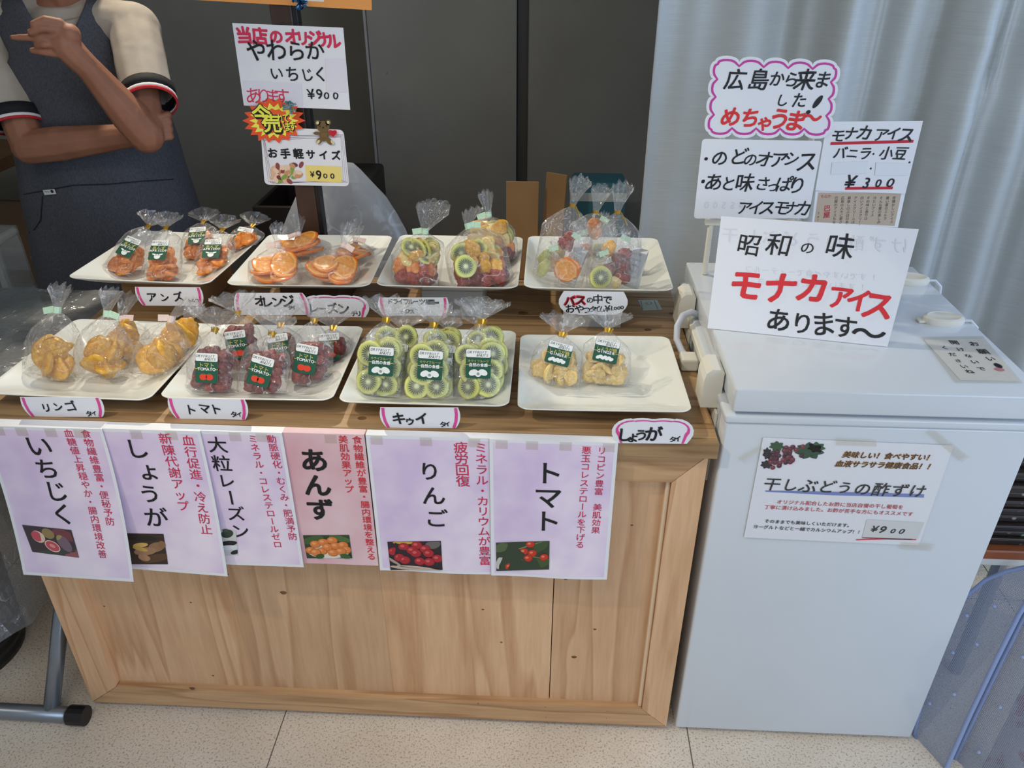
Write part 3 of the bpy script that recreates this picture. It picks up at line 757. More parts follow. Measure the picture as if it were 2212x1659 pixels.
# small note taped flat on the worktop
A = at(1372, 647, 'z', H + 0.0004); sh = Sheet(at(1388, 671, 'z', H + .0006), (1, -0.02, 0), (0, 1, 0))
P = [sh.inv(q) for q in ((1388, 671), (1431, 669), (1420, 648), (1378, 648))]
o = outline_sheet('taped_note', sh, P, mat('pale_mint_paper', rgb(196, 212, 208), .6), th=.0004, loc=sh.o); tag(o, 'small pale green note taped flat on the worktop by the back right corner', 'note')
p = Print(sh); 
for a, b in (((1388, 669), (1384, 650)), ((1421, 667), (1413, 649))): p.strip([sh.inv(a), sh.inv(b)], .0012, rgb(110, 124, 130), 1)
p.strip([sh.inv((1402 + 6 * math.cos(t), 655 + 3 * math.sin(t))) for t in [2 * PI * i / 14 for i in range(14)]], .001, rgb(110, 124, 130), 1, closed=True); p.build(o)

# ================================================================== freezer poster and lid note
zz = Z(1560, 900, 3.3926)
sh = Sheet(at(*zz(160, 885), 'y', -0.0022), at(*zz(1440, 945), 'y', -0.0022) - at(*zz(160, 885), 'y', -0.0022), (0, 0, 1))
P = quadpx(sh, zz(160, 885), zz(1440, 945), zz(1697, 212), zz(300, 155))
o = outline_sheet('raisin_poster', sh, P, WHITE, loc=sh.S(.1, 0)); tag(o, 'laminated white poster with grapes picture and ¥900 on the freezer front', 'poster')
p = Print(sh, 5)
for t, a, b in (('美味しい！食べやすい！', (885, 275), (1556, 300)), ('血液サラサラ健康食品！！', (830, 342), (1562, 366))):
    p.line(zz, t, a, b, rgb(214, 150, 62), bold=.055, slant=.2, layer=1); p.line(zz, t, a, b, rgb(30, 20, 14), bold=.012, slant=.2, layer=3)
p.px([zz(315, 540), zz(315, 549), zz(800, 575), zz(1478, 592), zz(1480, 568), zz(1000, 553)], rgb(116, 132, 190), 1)
p.chars(zz, [('干', 367, 492, 128), ('し', 500, 498, 125), ('ぶ', 632, 505, 140), ('ど', 770, 510, 130), ('う', 897, 518, 120), ('の', 1030, 528, 128), ('酢', 1165, 532, 132), ('ず', 1300, 538, 132), ('け', 1432, 542, 128)], BLK, bold=.012, slant=.1, layer=3)
DR = rgb(188, 44, 62)
p.line(zz, 'オリジナル配合したお酢に当店自慢の干し葡萄を', (400, 622), (1330, 663), DR, bold=.01)
p.line(zz, '丁寧に漬け込みました。お酢が苦手な方にもオススメです', (308, 660), (1400, 713), DR, bold=.01)
p.line(zz, 'そのままでも美味しくいただけます。', (310, 763), (955, 797), BLK, bold=.016)
p.line(zz, 'ヨーグルトなどと一緒でカルシウムアップ！！', (225, 803), (1030, 846), BLK, bold=.016)
p.px([zz(1025, 882), zz(1430, 895), zz(1480, 775), zz(1060, 752)], rgb(214, 214, 212), 2)
p.chars(zz, [('¥', 1115, 820, 80), ('9', 1178, 825, 92), ('0', 1252, 835, 62), ('0', 1315, 838, 62)], BLK, bold=.02, jit=.05, slant=.25, layer=4)
p.strip([p.sh.inv(zz(*q)) for q in ((980, 900), (1200, 893), (1420, 898))], .0022, rgb(196, 32, 56), 4); p.strip([p.sh.inv(zz(*q)) for q in ((1025, 884), (1200, 892), (1390, 896))], .0022, rgb(196, 32, 56), 4)
rn = random.Random(4)
for x, y, rx, ry, c in ((400, 215, 50, 32, (46, 84, 48)), (640, 250, 95, 55, (34, 74, 44)), (690, 225, 60, 35, (44, 88, 52)), (330, 270, 30, 40, (20, 16, 24)), (325, 350, 40, 28, (24, 18, 28))):
    pts = [p.sh.inv(zz(x + rx * (1 + .18 * math.sin(7 * t)) * math.cos(t), y + ry * (1 + .18 * math.sin(7 * t)) * math.sin(t))) for t in [2 * PI * i / 28 for i in range(28)]]
    p.poly(pts, rgb(*c), 2)
for i in range(44):
    t = rn.random(); x = 350 + 250 * rn.random(); y = 235 + 120 * rn.random() + (20 if x < 450 else -20); c = rn.choice([(96, 30, 48), (74, 24, 44), (118, 44, 58), (54, 20, 40)])
    a, b = p.sh.inv(zz(x, y)); p.ell(a, b, .0042, .0045, rgb(*c), 3 + i * .06, n=10); p.ell(a - .001, b + .0013, .0013, .0012, rgb(*[q + 50 for q in c]), 3.05 + i * .06, n=6)
p.build(o)
P2 = quadpx(sh, zz(150, 893), zz(1452, 953), zz(1712, 205), zz(292, 147)); v = [sh.S(a, b, .0016) for a, b in P2]
mk('laminate', v + [q + V((0, -.0002, 0)) for q in v], [(0, 1, 2, 3), (7, 6, 5, 4)], LAMI, o)
for q in (((120, 300), (280, 210), (300, 235), (150, 330)), ((830, 150), (1130, 165), (1130, 215), (830, 205)), ((1495, 110), (1560, 95), (1810, 290), (1750, 330)), ((1310, 915), (1560, 930), (1530, 980), (1300, 965))):
    v = [sh.S(*sh.inv(zz(*a)), e=.002) for a in q]; mk('tape', v + [a + V((0, -.0001, 0)) for a in v], [(0, 1, 2, 3), (7, 6, 5, 4)], TAPE, o)

zt = Z(1900, 540, 3.949)
sh = Sheet(at(*zt(700, 1110), 'z', 0.8428), (1, 0, 0), (0, 1, 0))
P = quadpx(sh, zt(690, 1108), zt(1200, 1118), zt(900, 755), zt(380, 765))
o = outline_sheet('lid_note', sh, P, WHITE, th=.0005, loc=sh.o); tag(o, 'handwritten paper note taped flat on the freezer lid', 'note')
p = Print(sh, 8)
p.chars(zt, [('お', 805, 803, 80), ('願', 880, 868, 100), ('い', 945, 930, 80), ('開', 635, 790, 80), ('け', 690, 850, 65), ('な', 755, 905, 65), ('い', 810, 957, 70), ('で', 865, 1015, 70), ('く', 555, 835, 65), ('だ', 620, 893, 70), ('さ', 668, 947, 60), ('い', 720, 995, 70), ('ね', 765, 1038, 75)], BLK, bold=.02, jit=.05)
a, b = sh.inv(zt(1010, 988)); p.ell(a, b, .006, .009, BLK, 2); a, b = sh.inv(zt(1020, 1020)); p.ell(a, b, .008, .006, rgb(206, 110, 130), 1.5); p.build(o)
v = [sh.S(*sh.inv(zt(*a)), e=.0006) for a in ((640, 1135), (1225, 1140), (880, 735), (350, 745))]; mk('tape', v + [a + V((0, 0, .0001)) for a in v], [(0, 1, 2, 3), (7, 6, 5, 4)], TAPE, o)
# ================================================================== signs standing on the freezer
zs = Z(1480, 90, 4.046); zq = Z(1440, 450, 2.865)
GHOST = rgb(219, 220, 227)
BL, BR = V((0.635, 0.212, 0.8432)), V((0.934, 0.155, 0.8432)); TM_ = (at(1558, 467, 'y', .325) + at(1985, 495, 'y', .272)) / 2
sh = Sheet(BL, BR - BL, TM_ - (BL + BR) / 2)
P = quadpx(sh, (1528, 710), (1917, 750), (1985, 495), (1558, 467)); P[0] = (P[0][0], 0); P[1] = (P[1][0], 0)
o = outline_sheet('paper_sign', sh, P, WHITE, loc=sh.S(.15, 0)); tag(o, 'large white sign lettered 昭和の味 モナカアイス leaning on the freezer lid', 'sign')
p = Print(sh, 11)
p.chars(zq, [('昭', 510, 225, 150), ('和', 697, 225, 165), ('の', 870, 245, 88), ('味', 1075, 235, 185)], BLK, bold=.008, jit=.04, slant=.08)
p.chars(zq, [('モ', 490, 475, 215), ('ナ', 705, 490, 210), ('カ', 905, 495, 215), ('ア', 1075, 550, 165), ('イ', 1190, 568, 165), ('ス', 1310, 600, 205)], rgb(222, 38, 48), bold=.034, jit=.03, slant=.12)
p.chars(zq, [('あ', 693, 690, 165), ('り', 838, 712, 155), ('ま', 970, 715, 170), ('す', 1105, 735, 160), ('〜', 1250, 775, 215)], BLK, bold=.016, jit=.04)
p.line(zq, '干しぶどうの酢ずけ', (330, 160), (1510, 235), GHOST, em=.03, mirror=True, layer=1)
p.line(zq, 'フルーティーで食べやすいです！', (480, 375), (1300, 430), GHOST, em=.014, mirror=True, layer=1); p.line(zq, 'ヨーグルトにも合います！', (560, 450), (1230, 490), GHOST, em=.014, mirror=True, layer=1)
p.build(o)
# an easel behind it carries the smaller signs
YS = 0.46
er = root('sign_easel', (0.74, YS + .03, .8432), 'white plastic easel on the freezer lid behind the lettered signs', 'easel')
for x in (0.672, 0.84): MB().tube([(x, YS + .012, .8432), (x, YS + .014, 1.2)], .006, 8).build('upright', FRZ_D, er)
MB().tube([(0.755, YS + .075, .8432), (0.755, YS + .02, 1.18)], .006, 8).build('rear_leg', FRZ_D, er)
for z in (.95, 1.1, 1.19): MB().bb((0.66, YS + .006, z), (0.85, YS + .018, z + .012)).build('crossbar', FRZ_D, er)


def standing(pxs, y, label, seed, m=WHITE, rad=0):
    a, b, c, d = [at(*q, 'y', y) for q in pxs]
    sh = Sheet(a, (1, 0, 0), (0, 0, 1)); P = quadpx(sh, *pxs)
    if rad:
        Q = []
        for i, q in enumerate(P):
            a_, b_ = V(P[i - 1]) - V(q), V(P[(i + 1) % 4]) - V(q); a_ = a_.normalized() * rad; b_ = b_.normalized() * rad
            for t in (0, .25, .5, .75, 1): Q.append(tuple(V(q) + a_ * (1 - t) ** 2 + b_ * t ** 2))
        P = Q
    o = outline_sheet('paper_sign', sh, P, m, loc=sh.o); tag(o, label, 'sign', 'signs propped on the freezer'); return o, Print(sh, seed), sh


o, p, s = standing((zs(1110, 1580), zs(1860, 1625), zs(1925, 1325), zs(1140, 1305)), YS, 'brown printed leaflet in a clear sleeve below the ¥300 sign', 5)
p.px([zs(1130, 1575), zs(1830, 1610), zs(1890, 1322), zs(1165, 1318)], rgb(188, 170, 150), 1)
BRN = rgb(84, 66, 56)
for i, t in enumerate(('昔懐かしいアイス', '暑い夏のミルク', 'そんな夏の楽しみ', '冷たいアイス', 'その味と香りは', '白いアイスクリーム', 'アイスクリームは', '最後しのぶは日本人', '広島の人々に愛され', '巴屋のアイスもなか')):
    x = 1825 - i * 56; p.col(zs, t, (x, 1365), (x - 22, 1365 + 30 * (len(t) - 1)), BRN, 1.0)
p.col(zs, '巴屋', (1240, 1455), (1236, 1512), rgb(180, 30, 60), 1.0, bold=.02); p.chars(zs, [('も', 1200, 1350, 34), ('な', 1230, 1350, 34), ('か', 1260, 1350, 34)], rgb(190, 60, 70)); p.col(zs, 'Tel', (1165, 1500), (1160, 1555), BRN, 1.0)
p.build(o)
o, p, s = standing((zs(1138, 1300), zs(1925, 1330), zs(2080, 692), zs(1240, 700)), YS - .003, 'white sign with red underlines lettered モナカアイス ¥300', 6)
p.chars(zs, [('モ', 1338, 820, 130), ('ナ', 1450, 800, 130), ('カ', 1570, 795, 145), ('ア', 1712, 812, 130), ('イ', 1822, 800, 130), ('ス', 1935, 812, 150), ('バ', 1355, 970, 120), ('ニ', 1465, 975, 110), ('ラ', 1575, 975, 115), ('・', 1645, 980, 70), ('小', 1762, 972, 125), ('豆', 1885, 975, 125), ('¥', 1445, 1225, 150), ('3', 1585, 1235, 130), ('0', 1690, 1235, 100), ('0', 1795, 1232, 100)], BLK, bold=.02, jit=.04, slant=.12)
p.strip([s.inv(zs(*q)) for q in ((1270, 890), (1650, 880), (1995, 870))], .0055, rgb(196, 24, 48), 1); p.strip([s.inv(zs(*q)) for q in ((1398, 1282), (1815, 1278))], .0055, rgb(196, 24, 48), 1)
for q in (((1272, 1158), (1582, 1150), (1597, 1045), (1285, 1055)), ((1655, 1168), (1950, 1168), (1978, 1062), (1668, 1055))):
    a_ = [s.inv(zs(*k)) for k in q]; outline_sheet('pasted_strip', Sheet(s.o - V((0, .0012, 0)), s.r, s.u), a_, mat('strip_paper', rgb(226, 228, 233), .5), o)
for x, y in ((1622, 1108), (1960, 1055)): a_ = s.inv(zs(x, y)); p.ell(*a_, .0018, .002, BLK, 2)
p.build(o)
o, p, s = standing((zs(75, 1545), zs(1075, 1545), zs(1200, 868), zs(150, 850)), YS - .006, 'white rounded sign with two bullet lines beginning のどのオアシス', 7, rad=.007)
p.chars(zs, [('・', 183, 1022, 130), ('の', 305, 1015, 150), ('ど', 470, 1000, 160), ('の', 572, 1028, 125), ('オ', 695, 1025, 150), ('ア', 820, 1030, 150), ('シ', 935, 1022, 140), ('ス', 1065, 1045, 190), ('・', 155, 1222, 130), ('あ', 250, 1225, 165), ('と', 380, 1238, 140), ('味', 522, 1230, 170), ('さ', 680, 1240, 140), ('っ', 770, 1260, 120), ('ぱ', 862, 1245, 160), ('り', 978, 1255, 170), ('ア', 520, 1450, 135), ('イ', 617, 1450, 135), ('ス', 717, 1450, 145), ('モ', 842, 1450, 150), ('ナ', 932, 1450, 130), ('カ', 1030, 1455, 155)], BLK, bold=.014, jit=.04, slant=.12)
p.line(zs, '00SS¥', (150, 1425), (530, 1430), GHOST, mirror=True, layer=1, em=.02)
p.build(o)
# cloud sign: scalloped outline with a magenta band
sh = Sheet(at(*zs(190, 850), 'y', YS - .009), (1, 0, 0), (0, 0, 1))
cor = [zs(200, 790), zs(1250, 800), zs(1330, 210), zs(260, 170)]
def cloud(cor, off, amp):
    C = [V(q) for q in cor]; c0 = sum(C, V((0, 0))) / 4; pts = []; nb = (5, 4, 5, 4)
    C = [c0 + (q - c0) * (1 - off / (q - c0).length * 1.25) for q in C]
    for i in range(4):
        a, b = C[i], C[(i + 1) % 4]; d = (b - a) / nb[i]; n = V((d.y, -d.x)).normalized()
        if (a + d / 2 - c0).dot(n) < 0: n = -n
        for k in range(nb[i]):
            m = a + d * (k + .5)
            for t in range(8):
                w_ = PI - PI * t / 8; pts.append(m + d * .5 * math.cos(w_) + n * (amp * d.length * math.sin(w_)))
    return [(q.x, q.y) for q in pts]
def offs(P, d):
    n = len(P); R_ = []
    for i in range(n):
        t = V(P[(i + 1) % n]) - V(P[i - 1]); nn = V((t.y, -t.x)).normalized(); R_.append(tuple(V(P[i]) - nn * d))
    return R_
out = cloud(cor, 0, .24); c_ = (755 / 4.046 + 1480, 490 / 4.046 + 90)
sg = 1 if (V(offs(out, 1)[3]) - V(c_)).length < (V(out[3]) - V(c_)).length else -1
i1, i2 = offs(out, 6.5 * sg), offs(out, 11.5 * sg)
o = outline_sheet('cloud_sign', sh, quadpx(sh, *out), WHITE, loc=sh.o); tag(o, 'cloud-shaped white sign with magenta border lettered 広島から来ました', 'sign', 'signs propped on the freezer')
p = Print(sh, 9); A_, B_ = quadpx(sh, *i1), quadpx(sh, *i2)
for i in range(len(A_)): j = (i + 1) % len(A_); p.poly([A_[i], A_[j], B_[j], B_[i]], rgb(200, 60, 156), 1)
p.chars(zs, [('広', 440, 330, 185), ('島', 645, 330, 190), ('か', 805, 322, 135), ('ら', 930, 330, 140), ('来', 1050, 332, 195), ('ま', 1205, 330, 150), ('し', 850, 510, 115), ('た', 1000, 510, 140)], BLK, bold=.018, jit=.04, slant=.1)
p.chars(zs, [('め', 400, 655, 180), ('ち', 570, 662, 180), ('ゃ', 697, 705, 150), ('う', 828, 672, 200), ('ま', 965, 690, 195), ('〜', 1108, 665, 180)], rgb(222, 44, 44), bold=.03, jit=.04, slant=.1)
def pxell(p, zf, x, y, rx, ry, rot, c, l):
    p.px([zf(x + rx * math.cos(t) * math.cos(rot) - ry * math.sin(t) * math.sin(rot), y + rx * math.cos(t) * math.sin(rot) + ry * math.sin(t) * math.cos(rot)) for t in [2 * PI * i / 16 for i in range(16)]], c, l)
pxell(p, zs, 1158, 525, 70, 22, -.9, BLK, 3); pxell(p, zs, 1076, 615, 22, 16, -.6, BLK, 3)
p.build(o)

# ================================================================== post with hanging signs behind the left plates
PY = 0.70
po = root('sign_post', (-0.225, PY, 0), 'dark brown wooden post behind the orange slice plate carrying signs', 'post')
MB().bb((-0.249, PY, 0.03), (-0.203, PY + .03, 1.62), .002).build('upright', DARKW, po)
MB().bb((-0.203, PY + .002, 0.03), (-0.192, PY + .03, 1.62), .001).build('edge_strip', BLACKP, po)
MB().bb((-0.36, PY - .03, 0), (-0.09, PY + .11, .03), .003).build('base', DARKW, po)
z2 = Z(480, 0, 3.95); YH = PY - .006


def hang(pxs, y, label, seed, name='hanging_sign', m=WHITE, rad=0):
    o, p, s = standing(pxs, y, label, seed, m, rad); o.name = name; o['group'] = 'signs hung on the post'; return o, p, s


o, p, s = hang(((390, -2), (803, 22), (800, -150), (398, -170)), YH, 'orange sign at the top of the post, lower edge in view', 3, m=mat('orange_card', rgb(240, 160, 84), .5))
p.px([(470, -8), (700, 4), (700, -120), (470, -130)], rgb(240, 230, 220), 1); p.build(o)
o, p, s = hang((z2(185, 900), z2(1092, 937), z2(1032, 237), z2(85, 197)), YH, 'white handwritten sign lettered 当店のオリジナル on the post', 21)
p.chars(z2, [('当', 185, 300, 135), ('店', 322, 305, 140), ('の', 460, 312, 125), ('オ', 595, 312, 135), ('リ', 688, 325, 120), ('ジ', 785, 328, 135), ('ナ', 872, 335, 125), ('ル', 950, 350, 130)], rgb(214, 46, 84), bold=.045, jit=.05)
p.chars(z2, [('や', 292, 428, 185), ('わ', 465, 428, 180), ('ら', 630, 435, 160), ('か', 790, 430, 170), ('い', 465, 625, 115), ('ち', 600, 630, 120), ('じ', 725, 635, 115), ('く', 842, 630, 130), ('¥', 757, 800, 110), ('9', 830, 800, 105), ('0', 890, 815, 75), ('0', 968, 815, 75)], BLK, bold=.014, jit=.05, layer=4)
p.chars(z2, [('あ', 265, 815, 145), ('り', 355, 812, 135), ('ま', 430, 825, 140), ('す', 510, 820, 145)], rgb(212, 60, 92), bold=.004, jit=.05, layer=4)
p.px([z2(195, 895), z2(690, 908), z2(678, 712), z2(180, 690)], rgb(224, 222, 232), 2); p.px([z2(890, 775), z2(1065, 790), z2(1050, 500), z2(880, 505)], rgb(226, 222, 232), 2)
p.build(o)
# small price board with nut picture, burst sticker and bear sticker
o, p, s = hang((z2(362, 1575), z2(1085, 1590), z2(1035, 1108), z2(325, 1085)), YH - .002, 'small laminated board lettered お手軽サイズ with a ¥900 label', 22, rad=.012)
LN = rgb(128, 78, 100)
for k in range(3):
    d = k * 9; p.strip([s.inv(z2(*q)) for q in ((345 + d, 1160 + 2 * d), (1030 - d, 1150 + d), (1070 - 2 * d, 1555 - d), (395 + 2 * d, 1550 + d), (345 + d, 1160 + 2 * d))], .0008, LN, 1)
p.chars(z2, [('お', 430, 1305, 88), ('手', 540, 1310, 88), ('軽', 650, 1310, 88), ('サ', 755, 1317, 82), ('イ', 865, 1322, 82), ('ズ', 970, 1325, 84)], BLK, bold=.04)
rn = random.Random(3)
for i in range(46):
    x, y = 555 + 120 * max(-1, min(1, rn.gauss(0, .55))), 1480 + 75 * max(-1, min(.9, rn.gauss(0, .5)))
    pxell(p, z2, x, y, 30, 18, rn.random() * 3, rgb(*rn.choice([(226, 184, 150), (146, 70, 70), (206, 150, 110), (132, 164, 70), (238, 206, 176), (112, 54, 62)])), 2 + i * .05)
p.px([z2(720, 1545), z2(1022, 1558), z2(1015, 1420), z2(708, 1408)], rgb(240, 218, 128), 2)
p.chars(z2, [('¥', 770, 1485, 66), ('9', 825, 1490, 100), ('0', 880, 1500, 62), ('0', 940, 1500, 62)], BLK, bold=.02, jit=.05, layer=4); p.build(o)
def star(cx, cy, rx, ry, n, dp, sd):
    r = random.Random(sd); return [(cx + rx * (1 if i % 2 == 0 else dp) * math.cos(t) * (1 + .06 * r.random()), cy + ry * (1 if i % 2 == 0 else dp) * math.sin(t) * (1 + .06 * r.random())) for i, t in enumerate([2 * PI * i / n for i in range(n)])]
bs = Sheet(at(*z2(440, 1030), 'y', YH - .006), (1, 0, 0), (0, 0, 1))
o = outline_sheet('burst_sticker', bs, list(reversed(quadpx(bs, *[z2(*q) for q in star(440, 1030, 255, 190, 36, .8, 2)]))), mat('red_orange_card', rgb(240, 88, 40), .45), loc=bs.o); tag(o, 'red and yellow starburst sticker lettered 今売れています', 'sticker')
p = Print(bs, 4); p.px([z2(*q) for q in star(440, 1030, 205, 150, 36, .74, 5)], rgb(244, 240, 96), 1); p.px([z2(*q) for q in star(440, 1030, 150, 105, 30, .86, 6)], rgb(240, 96, 44), 2)
it = [('今', 335, 975, 165), ('売', 425, 1050, 160), ('れ', 495, 1010, 80), ('て', 545, 1005, 76), ('い', 510, 1075, 76), ('ま', 560, 1080, 76), ('す', 602, 1075, 76)]
sm = [(a, x, y, e * 1.08) for a, x, y, e in it[2:]]
p.chars(z2, [(a, x + 10, y + 12, e) for a, x, y, e in it[:2]], BLK, bold=.07, layer=3); p.chars(z2, it[:2], BLK, bold=.075, layer=3.6); p.chars(z2, it[:2], rgb(244, 238, 84), bold=.028, layer=4.6)
p.chars(z2, [(a, x + 5, y + 5, e) for a, x, y, e in sm], BLK, bold=.06, layer=3.6, wx=.72); p.chars(z2, sm, rgb(244, 238, 84), bold=.02, layer=4.8, wx=.72); p.build(o)
bs = Sheet(at(*z2(870, 1130), 'y', YH - .006), (1, 0, 0), (0, 0, 1)); TB = rgb(112, 88, 50); CRM = rgb(220, 204, 160)
o = outline_sheet('bear_sticker', bs, quadpx(bs, *[z2(868 + 38 * math.cos(t), 1150 - 58 * math.sin(t)) for t in [2 * PI * i / 20 for i in range(20)]]), mat('brown_felt', TB, .8), th=.003, loc=bs.o); tag(o, 'brown teddy bear sticker with a red heart on the small board', 'sticker')
p = Print(bs)
for x, y, rx, ry, r_ in ((862, 1080, 55, 50, 0), (815, 1048, 24, 24, 0), (905, 1045, 24, 24, 0), (808, 1136, 30, 14, 0), (922, 1140, 26, 14, -.3), (832, 1200, 22, 36, .7), (915, 1205, 22, 36, -.7)): pxell(p, z2, x, y, rx, ry, r_, TB, 1)
for x, y, rx, ry, r_ in ((815, 1048, 13, 14, .3), (905, 1044, 12, 14, -.3), (820, 1210, 11, 20, .6), (940, 1212, 11, 20, -.6)): pxell(p, z2, x, y, rx, ry, r_, CRM, 2)
for x, y, rx, ry in ((835, 1078, 5, 6), (890, 1074, 5, 6), (862, 1088, 9, 6)): pxell(p, z2, x, y, rx, ry, 0, BLK, 3)
p.strip([s.inv(z2(*q)) for q in ((862, 1092), (860, 1108), (850, 1116))], .0008, BLK, 3)
for k in range(3): p.strip([bs.inv(z2(845, 1140 + k * 12)), bs.inv(z2(893, 1141 + k * 12))], .0009, rgb(150, 124, 80), 2)
pxell(p, z2, 930, 1128, 22, 18, .4, rgb(196, 26, 44), 3); pxell(p, z2, 958, 1128, 22, 18, -.4, rgb(196, 26, 44), 3); p.px([z2(910, 1136), z2(946, 1170), z2(980, 1136), z2(944, 1122)], rgb(196, 26, 44), 3.2)
p.build(o)
# curled ribbon bows
FOIL = mat('blue_foil', rgb(60, 120, 170), 0.18, 0.9); FOIL2 = mat('pale_blue_foil', rgb(150, 190, 200), 0.2, 0.8)
for (u, v), sz, m, lb in (((648, 6), .017, FOIL, 'blue foil ribbon bow on the orange sign'), ((626, 231), .017, FOIL2, 'pale blue foil ribbon bow beside the starburst sticker')):
    c = at(u, v, 'y', YH - .022); r_ = root('ribbon_bow', c, lb, 'bow', 'foil bows'); rn = random.Random(int(u))
    for k in range(14):
        d = V((rn.gauss(0, 1), rn.gauss(0, .6) - .3, rn.gauss(0, 1))).normalized(); sd = d.cross(V((.3, 1, .2))).normalized() * .0022; pts = []
        for t in range(7): a = t / 6 * 2.6; pts.append(c + d * sz * math.sin(a) * .9 + V((0, 0, 1)).cross(d) * sz * .35 * (1 - math.cos(a)))
        mk('loop', [q + sd for q in pts] + [q - sd for q in pts], [(i, i + 1, i + 8, i + 7) for i in range(6)], m, r_)
# ================================================================== dried fruit
def radial(name, stops, spokes=0, seeds=False, rough=0.4, k=1.0):
    """slice of fruit: colour by distance from the core, spokes and seeds round it"""
    m = mat(name, stops[0][1], rough, Subsurface_Weight=0.0); b = m.node_tree.nodes['Principled BSDF']
    tc = N(m, 'ShaderNodeTexCoord'); sep = N(m, 'ShaderNodeSeparateXYZ'); L(m, tc.outputs['Object'], sep.inputs[0])
    cb = N(m, 'ShaderNodeCombineXYZ'); L(m, sep.outputs[0], cb.inputs[0]); L(m, sep.outputs[1], cb.inputs[1])
    ln = N(m, 'ShaderNodeVectorMath', operation='LENGTH'); L(m, cb.outputs[0], ln.inputs[0])
    at2 = N(m, 'ShaderNodeMath', operation='ARCTAN2'); L(m, sep.outputs[1], at2.inputs[0]); L(m, sep.outputs[0], at2.inputs[1])
    n = N(m, 'ShaderNodeTexNoise', i_Scale=2.2, i_Detail=3.0); L(m, tc.outputs['Object'], n.inputs['Vector'])
    dd = N(m, 'ShaderNodeMath', operation='MULTIPLY_ADD'); dd.inputs[1].default_value = 0.22; L(m, n.outputs['Fac'], dd.inputs[0]); L(m, ln.outputs['Value'], dd.inputs[2])
    sb = N(m, 'ShaderNodeMath', operation='SUBTRACT'); sb.inputs[1].default_value = 0.11; L(m, dd.outputs[0], sb.inputs[0])
    r = ramp(m, sb.outputs[0], stops); src = r.outputs[0]
    if spokes:
        mu = N(m, 'ShaderNodeMath', operation='MULTIPLY'); mu.inputs[1].default_value = spokes / (2 * PI); L(m, at2.outputs[0], mu.inputs[0])
        fr = N(m, 'ShaderNodeMath', operation='PINGPONG'); fr.inputs[1].default_value = 0.5; L(m, mu.outputs[0], fr.inputs[0])
        n4 = N(m, 'ShaderNodeMath', operation='MULTIPLY_ADD'); n4.inputs[1].default_value = 0.18; L(m, n.outputs['Fac'], n4.inputs[0]); L(m, fr.outputs[0], n4.inputs[2])
        if seeds:
            ra = ramp(m, ln.outputs['Value'], [(0.14, (0, 0, 0, 1)), (0.26, (1, 1, 1, 1)), (0.55, (1, 1, 1, 1)), (0.72, (0, 0, 0, 1))])
            rs = ramp(m, n4.outputs[0], [(0.26, (1, 1, 1, 1)), (0.44, (0, 0, 0, 1))])
            colr = (0.05, 0.045, 0.045, 1)
        else:
            ra = ramp(m, ln.outputs['Value'], [(0.08, (0, 0, 0, 1)), (0.2, (1, 1, 1, 1)), (0.78, (1, 1, 1, 1)), (0.84, (0, 0, 0, 1))])
            rs = ramp(m, n4.outputs[0], [(0.1, (1, 1, 1, 1)), (0.22, (0, 0, 0, 1))]); colr = (0.85, 0.55, 0.16, 1)
        mm = N(m, 'ShaderNodeMath', operation='MULTIPLY'); L(m, ra.outputs[0], mm.inputs[0]); L(m, rs.outputs[0], mm.inputs[1])
        mk_ = N(m, 'ShaderNodeMath', operation='MULTIPLY'); mk_.inputs[1].default_value = k; L(m, mm.outputs[0], mk_.inputs[0])
        mx = N(m, 'ShaderNodeMix', data_type='RGBA'); L(m, mk_.outputs[0], mx.inputs[0]); L(m, src, mx.inputs[6]); mx.inputs[7].default_value = colr; src = mx.outputs[2]
    oi = N(m, 'ShaderNodeObjectInfo'); hv = N(m, 'ShaderNodeHueSaturation'); mr = N(m, 'ShaderNodeMapRange'); mr.inputs['To Min'].default_value = .85; mr.inputs['To Max'].default_value = 1.12
    L(m, oi.outputs['Random'], mr.inputs['Value']); L(m, mr.outputs[0], hv.inputs['Value']); L(m, src, hv.inputs['Color']); L(m, hv.outputs[0], b.inputs['Base Color'])
    return m


def flesh(name, c1, c2, rough=0.4, scale=3.0, sss=0.25):
    m = noisy(name, c1, c2, scale, rough, 0.25, bscale=9, lo=.35, hi=.65)
    b = m.node_tree.nodes['Principled BSDF']; b.inputs['Subsurface Weight'].default_value = 0.0
    oi = N(m, 'ShaderNodeObjectInfo'); hv = N(m, 'ShaderNodeHueSaturation'); mr = N(m, 'ShaderNodeMapRange'); mr.inputs['To Min'].default_value = .78; mr.inputs['To Max'].default_value = 1.15
    s = b.inputs['Base Color'].links[0].from_socket
    L(m, oi.outputs['Random'], mr.inputs['Value']); L(m, mr.outputs[0], hv.inputs['Value']); L(m, s, hv.inputs['Color']); L(m, hv.outputs[0], b.inputs['Base Color'])
    return m


